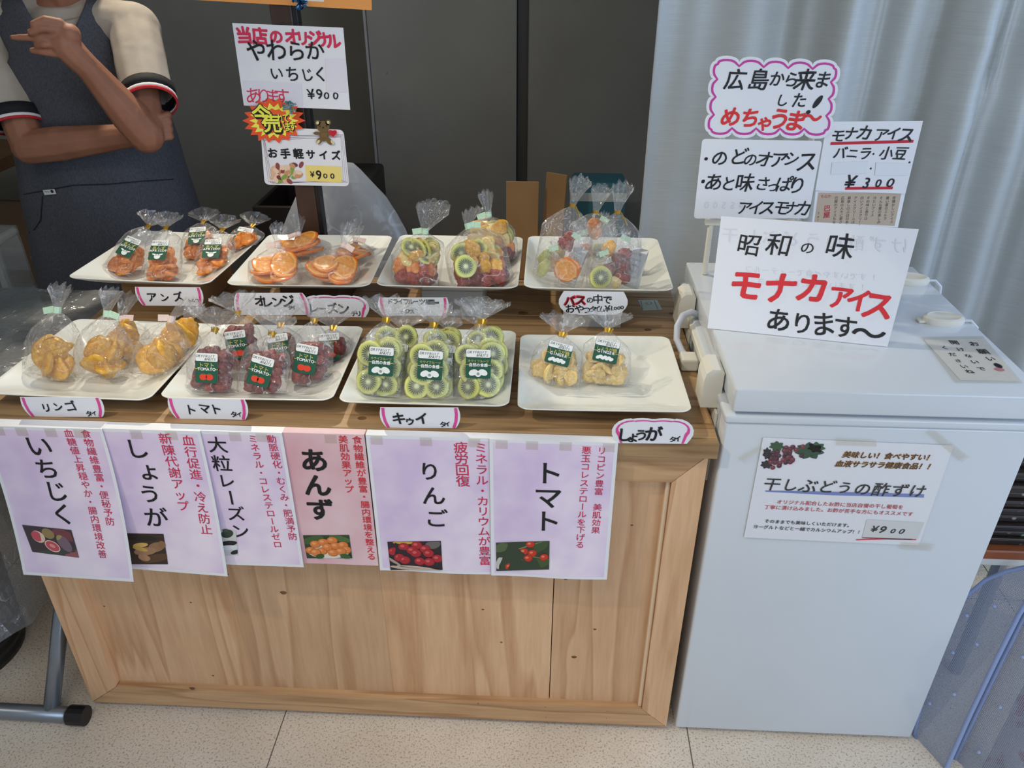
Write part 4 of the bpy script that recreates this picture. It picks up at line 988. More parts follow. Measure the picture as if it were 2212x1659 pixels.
KIWI = radial('dried_kiwi_slice', [(0.0, rgb(226, 228, 190)), (0.16, rgb(204, 210, 160)), (0.42, rgb(140, 144, 112)), (0.66, rgb(182, 190, 104)), (0.9, rgb(222, 222, 136)), (1.0, rgb(176, 172, 82))], 22, True, k=.95)
ORNG = radial('dried_orange_slice', [(0.0, rgb(250, 214, 130)), (0.15, rgb(240, 160, 50)), (0.7, rgb(238, 150, 40)), (0.84, rgb(250, 196, 110)), (0.9, rgb(236, 132, 30)), (1.0, rgb(226, 112, 18))], 10, False, .25, k=.5)
APRI = flesh('dried_apricot', rgb(236, 152, 62), rgb(212, 116, 42), .35)
APRI_B = flesh('dark_dried_apricot', rgb(206, 122, 58), rgb(172, 90, 42), .35)
APPL = flesh('amber_dried_apple', rgb(232, 182, 74), rgb(206, 144, 40), .3)
TOMA = flesh('dried_tomato', rgb(146, 58, 46), rgb(94, 34, 34), .32)
TOMB = flesh('bright_dried_tomato', rgb(178, 64, 36), rgb(124, 34, 32), .3)
GING = flesh('sugared_ginger', rgb(238, 210, 140), rgb(222, 186, 104), .5)
PALE = flesh('pale_pineapple', rgb(236, 214, 146), rgb(220, 190, 116), .4)
MANG = flesh('yellow_mango', rgb(246, 196, 60), rgb(234, 166, 40), .35)
GREENG = flesh('green_melon_piece', rgb(198, 196, 96), rgb(166, 170, 76), .35)


def disc_mesh(seed, wav, thick, m, n=22):
    """round slice, unit radius in x-y, slightly wavy, rounded rim"""
    rn = random.Random(seed); a1, a2, p1, p2 = rn.uniform(.5, 1), rn.uniform(.3, .8), rn.random() * 6, rn.random() * 6
    def wv(x, y): return wav * (a1 * math.sin(2.2 * x + p1) + a2 * math.sin(2.8 * y + p2))
    prof = [(0.06, thick), (0.5, thick * .9), (0.9, thick), (0.99, thick * .55), (1.0, 0), (0.99, -thick * .55), (0.9, -thick), (0.5, -thick * .9), (0.06, -thick)]
    rings = []
    for r, z in prof:
        ring = []
        for i in range(n):
            t = 2 * PI * i / n; k = 1 + .04 * math.sin(3 * t + p1) + .03 * math.sin(5 * t + p2); x, y = r * k * math.cos(t), r * k * math.sin(t)
            ring.append(V((x, y, z + wv(x, y))))
        rings.append(ring)
    q = MB().loft(rings); return mesh('slice', q.v, q.f, m, True)


def lump_mesh(seed, sx, sy, sz, rough_, freq, m, dent=0.0):
    """irregular dried piece: a wrinkled icosphere squashed to its own proportions"""
    bm = bmesh.new(); bmesh.ops.create_icosphere(bm, subdivisions=3, radius=1)
    for v in bm.verts:
        p = v.co * freq + V((seed * 3.7, seed * 1.3, seed * 2.1)); d = 1 + rough_ * noise.noise(p) + rough_ * .5 * noise.noise(p * 2.3)
        if dent: d -= dent * max(0, v.co.z - .2)
        v.co = V((v.co.x * sx * d, v.co.y * sy * d, v.co.z * sz * d))
    me = bpy.data.meshes.new('lump'); bm.to_mesh(me); bm.free(); me.materials.append(m); me.polygons.foreach_set('use_smooth', [True] * len(me.polygons)); return me


def slab_mesh(seed, m):
    rn = random.Random(seed); n = 9; P = [(math.cos(2 * PI * i / n) * rn.uniform(.7, 1.1), math.sin(2 * PI * i / n) * rn.uniform(.6, 1.0)) for i in range(n)]
    rings = []
    for r, z in ((.2, .16), (.8, .17), (1, .1), (1, -.1), (.8, -.17), (.2, -.16)):
        rings.append([V((x * r, y * r, z + .14 * math.sin(1.8 * x * r + seed))) for x, y in P])
    q = MB().loft(rings); return mesh('slab', q.v, q.f, m, True)


KIND = {
    'kiwi_slice': [disc_mesh(i, .05, .09, KIWI) for i in range(5)],
    'orange_slice': [disc_mesh(20 + i, .06, .10, ORNG) for i in range(5)],
    'apricot_half': [lump_mesh(i, 1, .92, .40, .16, 1.1, m, .28) for i, m in enumerate((APRI, APRI, APRI_B, APRI))],
    'apple_piece': [lump_mesh(30 + i, 1, .84, .34, .28, .9, APPL, .25) for i in range(5)],
    'dried_tomato': [lump_mesh(50 + i, 1, .78, .7, .30, 1.5, m) for i, m in enumerate((TOMA, TOMA, TOMB, TOMA))],
    'red_tomato_piece': [lump_mesh(56 + i, 1, .8, .6, .45, 1.9, TOMB) for i in range(3)],
    'ginger_slice': [slab_mesh(i, GING) for i in range(5)],
    'pineapple_piece': [slab_mesh(10 + i, PALE) for i in range(4)],
    'mango_piece': [lump_mesh(70 + i, 1, .7, .32, .4, 1.2, MANG) for i in range(3)],
    'melon_piece': [lump_mesh(80 + i, 1, .6, .3, .3, 1.2, GREENG) for i in range(2)],
}


# ------------------------------------------------------------------ product stickers on the packs
def sticker(title, sub, icon, w_=0.043, h_=0.05):
    sh = Sheet((-w_ / 2, 0, -h_ / 2), (1, 0, 0), (0, 0, 1)); P = rrect(w_, h_, .003, 3); n = len(P)
    pr = Print(sh, 2); GRN, YEL, WH = rgb(26, 84, 62), rgb(206, 190, 96), rgb(240, 240, 236)
    pr.poly(P, GRN, 0); Pt = [(a, b) for a, b in rrect(w_ - .001, h_ * .27, .0025, 3, .0005, h_ * .725)]; pr.poly(Pt, WH, 1)
    def ln(t, y, em, c, x=.5, **k):
        st = em * k.pop('st', .98)
        for i, ch in enumerate(t): pr.char(ch, (w_ * x + (i - (len(t) - 1) / 2) * st, y * h_), em, c, layer=2, **k)
    ln('DRYFRUIT', .90, .0062, rgb(90, 90, 88), .45, st=.66, slant=.25); ln('&NUTS', .80, .0062, rgb(90, 90, 88), .66, st=.66, slant=.25)
    ln(title, .60, min(.0098, w_ * .86 / len(title)), YEL, bold=.012); pr.poly([(0, .455 * h_), (w_ * .16, .455 * h_), (w_ * .16, .475 * h_), (0, .475 * h_)], YEL, 1); pr.poly([(w_ * .84, .455 * h_), (w_, .455 * h_), (w_, .475 * h_), (w_ * .84, .475 * h_)], YEL, 1)
    ln(sub, .465, .0066 if ord(sub[0]) > 256 else .0072, WH, st=.98 if ord(sub[0]) > 256 else .74, bold=.03)
    if icon == 'tomato':
        for x in (.36, .63): pr.ell(w_ * x, .2 * h_, .0068, .0058, rgb(226, 62, 36), 2); pr.ell(w_ * x, .31 * h_, .003, .0012, rgb(40, 110, 60), 3)
    elif icon == 'kiwi':
        for x, y, r in ((.3, .2, .4), (.7, .21, -.4)): pr.ell(w_ * x, y * h_, .0078, .0052, WH, 2, r)
        pr.ell(w_ * .5, .16 * h_, .0056, .0054, WH, 3); pr.ell(w_ * .5, .16 * h_, .0026, .0024, rgb(150, 156, 150), 4)
    elif icon == 'apricot':
        pr.ell(w_ * .5, .17 * h_, .0068, .006, WH, 2); pr.ell(w_ * .34, .27 * h_, .006, .0018, WH, 2, -.3); pr.ell(w_ * .66, .27 * h_, .006, .0018, WH, 2, .3)
    else:
        for i in range(7): pr.ell(w_ * (.22 + .09 * i), (.18 + .05 * (i % 2)) * h_, .0042, .003, WH, 2 + .1 * i, .5 - .3 * (i % 3))
    v = list(pr.v); f = list(pr.f); c = list(pr.c); k = len(v)
    v += [sh.S(a, b, 0) for a, b in P]; f.append(tuple(k + i for i in reversed(range(n)))); c.append(WH)
    return mesh('sticker', v, f, INK, cols=c)


ST = {'kiwi': sticker('キウイフルーツ', '自然の食感', 'kiwi'), 'tomato': sticker('トマト', 'TOMATO', 'tomato', .040, .052), 'apricot': sticker('あんず', 'APRICOT', 'apricot', .038, .048), 'ginger': sticker('しょうが糖', 'GINGER', 'ginger', .044, .040)}
WASHI_G = noisy('green_checked_tape', rgb(176, 214, 180), rgb(206, 232, 206), 420, .6); WASHI_P = noisy('pink_striped_tape', rgb(232, 196, 186), rgb(240, 222, 212), 420, .6)


# ------------------------------------------------------------------ clear bags
def bag_film(w_, d_, Hh, fan, seed, puff=0.1, hb=0.62, fold=1.0, kink=(0, 0)):
    """tied cellophane bag, z from the base to the tie and on into the fanned top"""
    rn = random.Random(seed); n = 40; rings = []
    fw, fd, fh = fan; ph = rn.random() * 6
    rows = [(0.0, .90, .8, 0), (0.012, .98, .95, 0), (.12, 1.0, 1 + puff, .25), (.25, 1.0, 1 + puff, .35), (.38, 1, 1 + puff, .4), (.5, .99, 1 + puff * .8, .45), (hb, .96, .95, .55), (hb + (1 - hb) * .25, .84, .8, .7),
            (hb + (1 - hb) * .5, .62, .62, .9), (hb + (1 - hb) * .75, .36, .42, 1.0), (.97, .14, .2, .8), (1.0, .085, .16, .3), (1.03, .13, .2, .5)]
    for j, (z, a, b, wr) in enumerate(rows):
        ring = []
        for i in range(n):
            t = 2 * PI * i / n; e = 0.45 if z < hb else 0.75
            cx, sy = math.cos(t), math.sin(t); x = w_ / 2 * a * math.copysign(abs(cx) ** e, cx); y = d_ / 2 * b * math.copysign(abs(sy) ** (e + .2), sy)
            k = noise.noise(V((x * 45 + seed, y * 45, z * Hh * 45 + seed))) ; k2 = math.sin(9 * t + ph + 2 * z) * .6 + math.sin(14 * t - ph) * .4
            s_ = 1 + wr * (.10 * k + (.10 * k2 if z > hb - .1 else .03 * k2)) * fold
            ring.append(V((x * s_, y * s_, z * Hh + (0.0015 * k if j else 0))))
        rings.append(ring)
    for q in (.2, .45, .7, 1.0):
        ring = []
        for i in range(n):
            t = 2 * PI * i / n; pl = math.sin(t * 10 + ph) ; wd = .085 * w_ / 2 + (fw / 2 - .04 * w_) * q ** .8
            x = wd * math.cos(t); y = (fd / 2 * q + .006) * math.sin(t) + .0035 * q * pl
            z = Hh * 1.03 + fh * q * (1 - .22 * (math.cos(t)) ** 2 * q) + .004 * q * pl + .004 * q * noise.noise(V((t * 2, q, seed)))
            ring.append(V((x + kink[0] * q, y + kink[1] * q, z)))
        rings.append(ring)
    m = MB().loft(rings, cap=False); m.f.append(tuple(reversed(range(n)))); return m


BAGN = [0]


def bag(name, base, tie, w_, d_, label, group, fan=(.05, .012, .03), tie_kind='gold', yaw=0.0, fillf=None, st=None, st_z=.42, st_rot=0.0, kink=(0, 0), puff=.1, hb=.62, cat='bag'):
    BAGN[0] += 1; seed = BAGN[0] * 7 + 1
    base, tie = V(base), V(tie); z = (tie - base); Hh = z.length; z.normalize()
    x = V((math.cos(yaw), math.sin(yaw), 0)); x = (x - z * x.dot(z)).normalized(); y = z.cross(x)
    o = bpy.data.objects.new(name, None); col.objects.link(o); o.empty_display_size = .02
    o.matrix_world = Matrix(((x.x, y.x, z.x, base.x), (x.y, y.y, z.y, base.y), (x.z, y.z, z.z, base.z), (0, 0, 0, 1)))
    tag(o, label, cat, group)
    f = bag_film(w_, d_, Hh, fan, seed, puff, hb, kink=kink)
    fo = mk('film', f.v, f.f, CELLO, o, local=True); r = .085 * w_ / 2 + .0022
    if tie_kind == 'gold':
        MB().loft([[V((r * math.cos(t), max(.5, d_ / w_) * r * 1.3 * math.sin(t), Hh + dz)) for t in [2 * PI * i / 10 for i in range(10)]] for dz in (-.0045, -.004, .004, .0045)], cap=False).build('twist_tie', GOLD, o, local=True)
        MB().box((r + .001, -.004, Hh - .002), (.003, .001, .012), rot=Matrix.Rotation(.5, 3, 'Y')).build('tie_end', GOLD, o, local=True)
    elif tie_kind == 'long_gold':
        MB().loft([[V((r * math.cos(t), r * math.sin(t), Hh + dz)) for t in [2 * PI * i / 10 for i in range(10)]] for dz in (-.003, .003)], cap=False).build('twist_tie', GOLD, o, local=True)
        MB().tube([(r, -.004, Hh), (r + .008, -.008, Hh - .012), (r + .014, -.01, Hh - .024)], .0011, 5).build('tie_end', GOLD, o, local=True)
    else:
        m = WASHI_G if tie_kind == 'green' else WASHI_P; sg = 1 if seed % 2 else -1
        MB().loft([[V((r * math.cos(t), r * math.sin(t), Hh + dz)) for t in [2 * PI * i / 10 for i in range(10)]] for dz in (-.006, .006)], cap=False).build('tape_band', m, o, local=True)
        MB().box((sg * (r + .008), -.003, Hh - .001), (.02, .0006, .012), rot=Matrix.Rotation(sg * .25, 3, 'Y')).build('tape_end', m, o, local=True)
    if fillf:
        rn = random.Random(seed)
        for kd, p, s, e in fillf(w_, d_, Hh, rn):
            q = link(kd, rn.choice(KIND[kd]), o, p); q.rotation_mode = 'ZYX'; q.rotation_euler = e; q.scale = s if isinstance(s, tuple) else (s, s, s)
    if st:
        q = link('sticker', ST[st], o, (0, -d_ / 2 * (1 + puff) * 1.04 - .0015, Hh * st_z)); q.rotation_euler = (0, st_rot, 0)
    return o


def face(rn, tilt=.35, sp=.35):   # slice facing the front of the bag
    return (PI / 2 + rn.gauss(0, tilt * .5), rn.gauss(0, sp * .4), rn.random() * 6)


def fill_kiwi(w_, d_, Hh, rn):
    out = []; r = .0225
    for lay, y in ((0, d_ * .22), (1, -d_ * .02), (2, -d_ * .27)):
        for z in (r * .95, r * 2.35, r * 3.7):
            for x in (-1, 1):
                if lay == 2 and z > r * 3.5 and rn.random() < .3: continue
                out.append(('kiwi_slice', (x * (w_ / 2 - r) * .95 + rn.gauss(0, .002), y + rn.gauss(0, .0012), z + .003 * x + rn.gauss(0, .0025)), r * rn.uniform(.9, 1.05), (PI / 2 + rn.gauss(0, .12), rn.gauss(0, .16), rn.random() * 6)))
    return out


def grid_fill(kinds, r, zmax, jit=.25, nx=None, ny=None, flat=False, scl=1.0):
    def f(w_, d_, Hh, rn):
        out = []; a = nx or max(1, int(w_ / (1.5 * r))); b = ny or max(2, int(d_ / (1.15 * r))); rows = max(2, int(Hh * zmax / (1.15 * r)))
        for k in range(rows):
            for i in range(a):
                for j in range(b):
                    x = (i + .5) / a * 2 - 1; y = (j + .5) / b * 2 - 1; tap = 1 - .25 * (k / max(1, rows - 1)) ** 3
                    kd = kinds(k / max(1, rows - 1), rn) if callable(kinds) else kinds
                    e = (rn.random() * 6, rn.random() * 6, rn.random() * 6) if not flat else (PI / 2 + rn.gauss(0, .5), rn.gauss(0, .45), rn.random() * 6)
                    out.append((kd, (x * max(0, w_ / 2 - r * .85) * tap + rn.gauss(0, r * jit * .4), y * max(0, d_ / 2 - r * .6) + rn.gauss(0, r * jit * .25), r * .8 + k * 1.15 * r + rn.gauss(0, r * jit * .4)), r * scl * rn.uniform(.85, 1.12), e))
        return out
    return f


PF, PB = H + .0095, .806 + .0095      # plate floors of the front and the raised back row


def onplate(u, v, z): return at(u, v, 'z', z)


def up(u, v, y): return at(u, v, 'y', y)


# kiwi: three in front, three leaning behind them
GK = 'bags of dried kiwi on the front row'
for (bu, bv), (tu, tv), lb, fr, bk in (((822, 868), (833, 690), 'dried kiwi bag with gold tie, leftmost of the three front kiwi bags', .0, 0), ((929, 874), (935, 701), 'dried kiwi bag with gold tie, middle of the three front kiwi bags', .03, 0), ((1030, 874), (1040, 694), 'dried kiwi bag with gold tie, rightmost of the three front kiwi bags', -.03, 0),
                                       ((845, 835), (868, 712), 'dried kiwi bag standing behind the leftmost front kiwi bag', 0, 1), ((950, 838), (968, 716), 'dried kiwi bag standing behind the middle front kiwi bag', 0, 1), ((1050, 838), (1032, 703), 'dried kiwi bag standing behind the rightmost front kiwi bag', 0, 1)):
    b = onplate(bu, bv, PF); b.y += .012
    bag('kiwi_bag', b, up(tu, tv, b.y + .05), .090, .034, lb, GK, fan=(.098, .014, .036), fillf=fill_kiwi, st='kiwi', st_z=.49, st_rot=fr)
# ginger
GGI = 'bags of sugared ginger on the mostly empty plate'
for (bu, bv), (tu, tv), lb, rt in (((1197, 840), (1213, 722), 'ginger bag with green sticker, left of the two on the mostly empty plate', .12), ((1302, 838), (1312, 713), 'ginger bag with green sticker, right of the two on the mostly empty plate', .12)):
    b = onplate(bu, bv, PF); b.y += .012
    bag('ginger_bag', b, up(tu, tv, b.y + .05), .096, .034, lb, GGI, fan=(.088, .014, .034), fillf=grid_fill('ginger_slice', .0155, .62, flat=True, scl=1.15), st='ginger', st_z=.60, st_rot=rt)
# tomatoes
GT = 'bags of dried tomatoes on the front row'
for (bu, bv), (tu, tv), lb, wd, sr in (((452, 857), (463, 712), 'dried tomato bag with green sticker, leftmost in the front row of tomato bags', .088, -.04), ((560, 862), (586, 720), 'dried tomato bag with green sticker, middle of the front row of tomato bags', .088, .1), ((660, 838), (677, 692), 'dried tomato bag with green sticker, rightmost in the front row of tomato bags', .084, .06),
                                       ((525, 800), (512, 676), 'dried tomato bag standing behind the leftmost front tomato bag', .08, 0), ((612, 800), (605, 702), 'dried tomato bag standing behind the middle front tomato bag', .08, 0), ((716, 795), (718, 708), 'dried tomato bag at the back right of the tomato plate', .075, 0)):
    b = onplate(bu, bv, PF); b.y += .012
    bag('tomato_bag', b, up(tu, tv, b.y + .045), wd, .042, lb, GT, fan=(.100, .016, .036), fillf=grid_fill('dried_tomato', .0155, .70), st='tomato', st_z=.42, st_rot=sr)
# apples
GA = 'bags of dried apple on the front row'
for (bu, bv), (tu, tv), lb, wd, tk, kk in (((110, 828), (124, 670), 'dried apple bag with green checked tape and upright top, far left of the apple plate', .105, 'green', (.004, 0)), ((212, 828), (231, 678), 'dried apple bag with green checked tape, second from the left on the apple plate', .10, 'green', (.005, 0)),
                                           ((330, 828), (371, 690), 'dried apple bag with pink tape and top folded right, right side of the apple plate', .098, 'pink', (.03, 0)), ((268, 790), (263, 690), 'dried apple bag with pink tape behind the two middle apple bags', .095, 'pink', (.02, 0)), ((372, 785), (400, 700), 'dried apple bag with green tape at the back right of the apple plate', .085, 'green', (.012, 0))):
    b = onplate(bu, bv, PF); b.y += .014
    bag('apple_bag', b, up(tu, tv, b.y + .055), wd, .048, lb, GA, fan=(.042, .016, .045), tie_kind=tk, fillf=grid_fill('apple_piece', .027, .62, flat=True, scl=1.05), kink=kk, puff=.25)
# apricot packs lie back on the plate
GP = 'apricot packs on the raised back row'
def fill_apri(w_, d_, Hh, rn):
    return grid_fill('apricot_half', .0150, .66, flat=True)(w_, d_, Hh, rn)
for (bu, bv), (tu, tv), lb, dy, sr in (((255, 598), (319, 489), 'apricot pack with gold tie, leftmost at the front of the apricot plate', .10, .12), ((344, 608), (357, 493), 'apricot pack with gold tie, middle at the front of the apricot plate', .10, .12), ((450, 600), (479, 497), 'apricot pack with gold tie, rightmost at the front of the apricot plate', .10, -.05),
                                       ((425, 562), (438, 480), 'apricot pack behind the middle front pack, its top showing', .09, 0), ((515, 556), (544, 488), 'apricot pack at the back right corner of the apricot plate', .08, .1)):
    b = onplate(bu, bv, PB + .004); b.y += .008
    o = bag('apricot_pack', b, up(tu, tv, b.y + dy), .080, .034, lb, GP, fan=(.075, .016, .03), fillf=fill_apri, st='apricot', st_z=.47, st_rot=sr, hb=.72)
# oranges
GO = 'bags of dried orange slices'
def fill_orange(n, lean=.55):
    def f(w_, d_, Hh, rn):
        out = []
        for i in range(n):
            s = 1 if i % 2 else -1; out.append(('orange_slice', (s * w_ * .2 + rn.gauss(0, .004), -d_ * .12 + rn.gauss(0, .003), 0.014 + i * .0062), .029 * rn.uniform(.92, 1.06), (lean + .08 * i + rn.gauss(0, .12), rn.gauss(0, .15), rn.random() * 6)))
        return out
    return f
for (bu, bv), (tu, tv), lb, wd, hh_, n, tk in (((588, 622), (600, 530), 'orange slice bag with a stack facing up, front left of the orange plate', .105, .07, 6, 'pink'), ((708, 622), (742, 530), 'orange slice bag with one slice turned to the front, front right of the orange plate', .105, .07, 6, 'pink'),
                                           ((645, 568), (645, 508), 'orange slice bag behind the front left one, top gathered upright', .10, .06, 6, 'pink'), ((762, 580), (768, 520), 'orange slice bag at the back right of the orange plate', .085, .055, 5, 'pink')):
    b = onplate(bu, bv, PB + .002); b.y += .018
    bag('orange_bag', b, up(tu, tv, b.y + .045), wd, hh_, lb, GO, fan=(.04, .014, .045), tie_kind=tk, fillf=fill_orange(n), puff=.2, hb=.55)
# mixed fruit
GM = 'bags of mixed dried fruit'
def mixk(t, rn):
    if t < .12: return rn.choice(['red_tomato_piece', 'dried_tomato', 'red_tomato_piece'])
    if t < .36: return rn.choice(['apricot_half', 'red_tomato_piece', 'apricot_half', 'mango_piece'])
    if t < .62: return rn.choice(['mango_piece', 'apple_piece', 'apricot_half', 'pineapple_piece', 'kiwi_slice'])
    return rn.choice(['pineapple_piece', 'kiwi_slice', 'pineapple_piece', 'apple_piece'])
for (bu, bv), (tu, tv), lb, wd, fn, kk in (((902, 634), (918, 500), 'mixed dried fruit bag with wide flared top, left on the heaped plate', .125, (.085, .03, .062), (.02, 0)), ((1042, 634), (1012, 488), 'mixed dried fruit bag with a kiwi slice in front, right on the heaped plate', .13, (.045, .02, .03), (.016, 0)),
                                           ((1062, 588), (1055, 464), 'mixed dried fruit bag behind the right one, narrow top standing highest', .115, (.035, .016, .05), (-.002, 0))):
    b = onplate(bu, bv, PB + .004); b.y += .042
    o = bag('mixed_fruit_bag', b, up(tu, tv, b.y + .03), wd, .07, lb, GM, fan=fn, tie_kind='green', fillf=grid_fill(mixk, .0185, .72 if 'kiwi slice' in lb else .84, flat=True, scl=1.12), kink=kk, puff=.2, hb=.66)
    if 'kiwi slice' in lb:
        q = link('kiwi_slice', KIND['kiwi_slice'][0], o, (-.022, -.043, .052)); q.rotation_euler = (PI / 2 - .15, .1, .4); q.scale = (.024,) * 3
# tall bags holding small packs
GTB = 'tall gift bags on the plate by the freezer'
def fill_tall(v):
    def f(w_, d_, Hh, rn):
        out = []
        if v == 0: L_ = [('melon_piece', -.034, -.012, .028, .02), ('melon_piece', -.036, 0, .05, .018), ('orange_slice', .012, -.026, .036, .026), ('orange_slice', .016, -.018, .036, .027), ('red_tomato_piece', .002, .0, .085, .016), ('red_tomato_piece', .006, .0, .1, .014), ('pineapple_piece', -.01, .008, .06, .02), ('apple_piece', -.02, .01, .035, .02), ('apricot_half', .03, .01, .055, .018)]
        elif v == 1: L_ = [('kiwi_slice', -.026, -.026, .026, .024), ('pineapple_piece', .006, -.02, .016, .016), ('dried_tomato', .02, -.01, .025, .018), ('dried_tomato', .022, -.01, .045, .018), ('dried_tomato', .012, -.008, .06, .018), ('red_tomato_piece', .02, 0, .066, .018), ('apple_piece', -.01, .005, .08, .018), ('dried_tomato', -.004, .004, .035, .02), ('dried_tomato', .03, .006, .06, .018)]
        else: L_ = [('apricot_half', 0, 0, .09, .017), ('apricot_half', .004, 0, .075, .016), ('apricot_half', -.01, .01, .03, .018), ('kiwi_slice', .02, .01, .03, .022)]
        for kd, x, y, z, s in L_: out.append((kd, (x, y, z), s, (PI / 2 + rn.gauss(0, .15), rn.gauss(0, .2), rn.random() * 6)))
        return out
    return f
SACH = mat('silver_foil_sachet', rgb(196, 200, 204), .25, .6)
for i, ((bu, bv), (tu, tv), lb) in enumerate((((1203, 622), (1237, 444), 'tall gift bag with an orange slice inside, left of the three tall bags'), ((1322, 632), (1334, 458), 'tall gift bag with a kiwi slice and printed sachet, right of the three tall bags'), ((1272, 585), (1287, 458), 'tall gift bag between and behind the other two, showing apricots'))):
    b = onplate(bu, bv, PB + .004); b.y += .028
    o = bag('tall_gift_bag', b, up(tu, tv, b.y + .025), .108, .062, lb, GTB, fan=(.046, .016, .056), tie_kind='long_gold', fillf=fill_tall(i), kink=(.006, 0), puff=.15, hb=.70)
    # inner packs: small clear pouches with green tape, a foil sachet
    for (x, y, z, ww, hh) in ((-.022, -.010, .004, .05, .07), (.020, -.004, .03, .046, .075)):
        pf = bag_film(ww, .03, hh, (.02, .008, .012), 40 + i * 3 + int(x * 100), .2); po_ = mk('inner_pouch', [p + V((x, y, z)) for p in pf.v], pf.f, CELLO, o, local=True)
        MB().box((x, y - .006, z + hh), (.02, .001, .011), rot=Matrix.Rotation(.4 * (1 if x > 0 else -1), 3, 'Y')).build('tape_band', WASHI_G, po_, local=True)
    if i < 2:
        x = .046 if i == 1 else .04; R = Matrix.Rotation(.18, 3, 'Y') @ Matrix.Rotation(-.5, 3, 'Z'); m = MB()
        m.loft([[R @ V((sx * .016 * k, sy * .005 * kk, z)) + V((x, -.012, .045)) for sx, sy in ((-1, -1), (0, -1.5), (1, -1), (1, 1), (0, 1.5), (-1, 1))] for z, k, kk in ((-.042, 1, .1), (-.034, 1, .8), (0, .95, 1), (.034, 1, .8), (.042, 1, .1))])
        so_ = m.build('sachet', SACH, o, local=True)
        shs = Sheet(V((x, -.012, .045)) + R @ V((-.016, -.0085, -.036)), R @ V((1, 0, 0)), R @ V((0, 0, 1))); pr = Print(shs, 3)
        for k in range(6): pr.line(lambda a, b: None, '', (0, 0), (0, 0), BLK) if False else [pr.char(ch, (.004 + j * .0035, .006 + k * .012), .0048, rgb(60, 60, 110), r=(1, .4), layer=2) for j, ch in enumerate('FRUITS'[:6])]
        pr.build(so_, local=True)
# ================================================================== settle the soft bags: rest on their plates, press against each other
dg = bpy.context.evaluated_depsgraph_get()
PLB = []
from mathutils.bvhtree import BVHTree
for o in [o for o in col.objects if o.name.startswith('square_plate')]:
    me = bpy.data.meshes.new_from_object(o.evaluated_get(dg)); o.modifiers.clear(); o.data = me; me.name = 'square_plate'
    PLB.append((o, BVHTree.FromPolygons([o.location + v.co for v in me.vertices], [tuple(p.vertices) for p in me.polygons])))
bpy.context.view_layer.update()
BAGS = [o for o in col.objects if o.type == 'EMPTY' and o.get('category') == 'bag']


def height_at(p):
    b = H if abs(p.x) < .632 and -.013 < p.y < .661 else -9
    for po_, t in PLB:
        if abs(p.x - po_.location.x) > .17 or abs(p.y - po_.location.y) > .17: continue
        h = t.ray_cast(V((p.x, p.y, 2)), V((0, 0, -1)))
        if h[0] is not None: b = max(b, h[0].z)
    return b


def film_of(o): return [c for c in o.children if c.data and c.name.split('.')[0] == 'film'][0]


def pieces(o): return [c for c in o.children if c.name.split('.')[0] in KIND]


def everything(o): return [c for c in o.children_recursive]


INF = {}
for o in BAGS:
    f = film_of(o); zs_ = [v.co.z for v in f.data.vertices]; top = max(zs_)
    a, b = o.matrix_world @ V((0, 0, 0)), o.matrix_world @ V((0, 0, top * .75)); W_ = max(abs(v.co.x) for v in f.data.vertices); D_ = max(abs(v.co.y) for v in f.data.vertices)
    INF[o] = (a, b, W_, D_)


def seg_close(a0, a1, b0, b1):
    best = None
    for i in range(9):
        for j in range(9):
            p, q = a0.lerp(a1, i / 8), b0.lerp(b1, j / 8)
            if best is None or (p - q).length < best[0]: best = ((p - q).length, p, q)
    return best


def push(o, n, lim):
    """keep everything of bag o on the side n.x <= lim"""
    M_ = o.matrix_world; Mi = M_.inverted()
    for c in everything(o):
        CM = c.matrix_world
        if c in pieces(o):
            m = max((CM @ V(q)).dot(n) for q in c.bound_box) - lim
            if m > 0: c.location += Mi.to_3x3() @ (n * -m * .8)
        else:
            Ci = CM.inverted()
            ws = [CM @ v.co for v in c.data.vertices]; over = [w_.dot(n) - lim for w_ in ws]
            if max(over) <= 0: continue
            if c.name.split('.')[0] in ('film', 'inner_pouch'):
                for v, w_, d in zip(c.data.vertices, ws, over):
                    if d > 0: v.co = Ci @ (w_ - n * d)
            else: c.location += (c.parent.matrix_world.inverted().to_3x3() @ (n * -max(over)))
    bpy.context.view_layer.update()


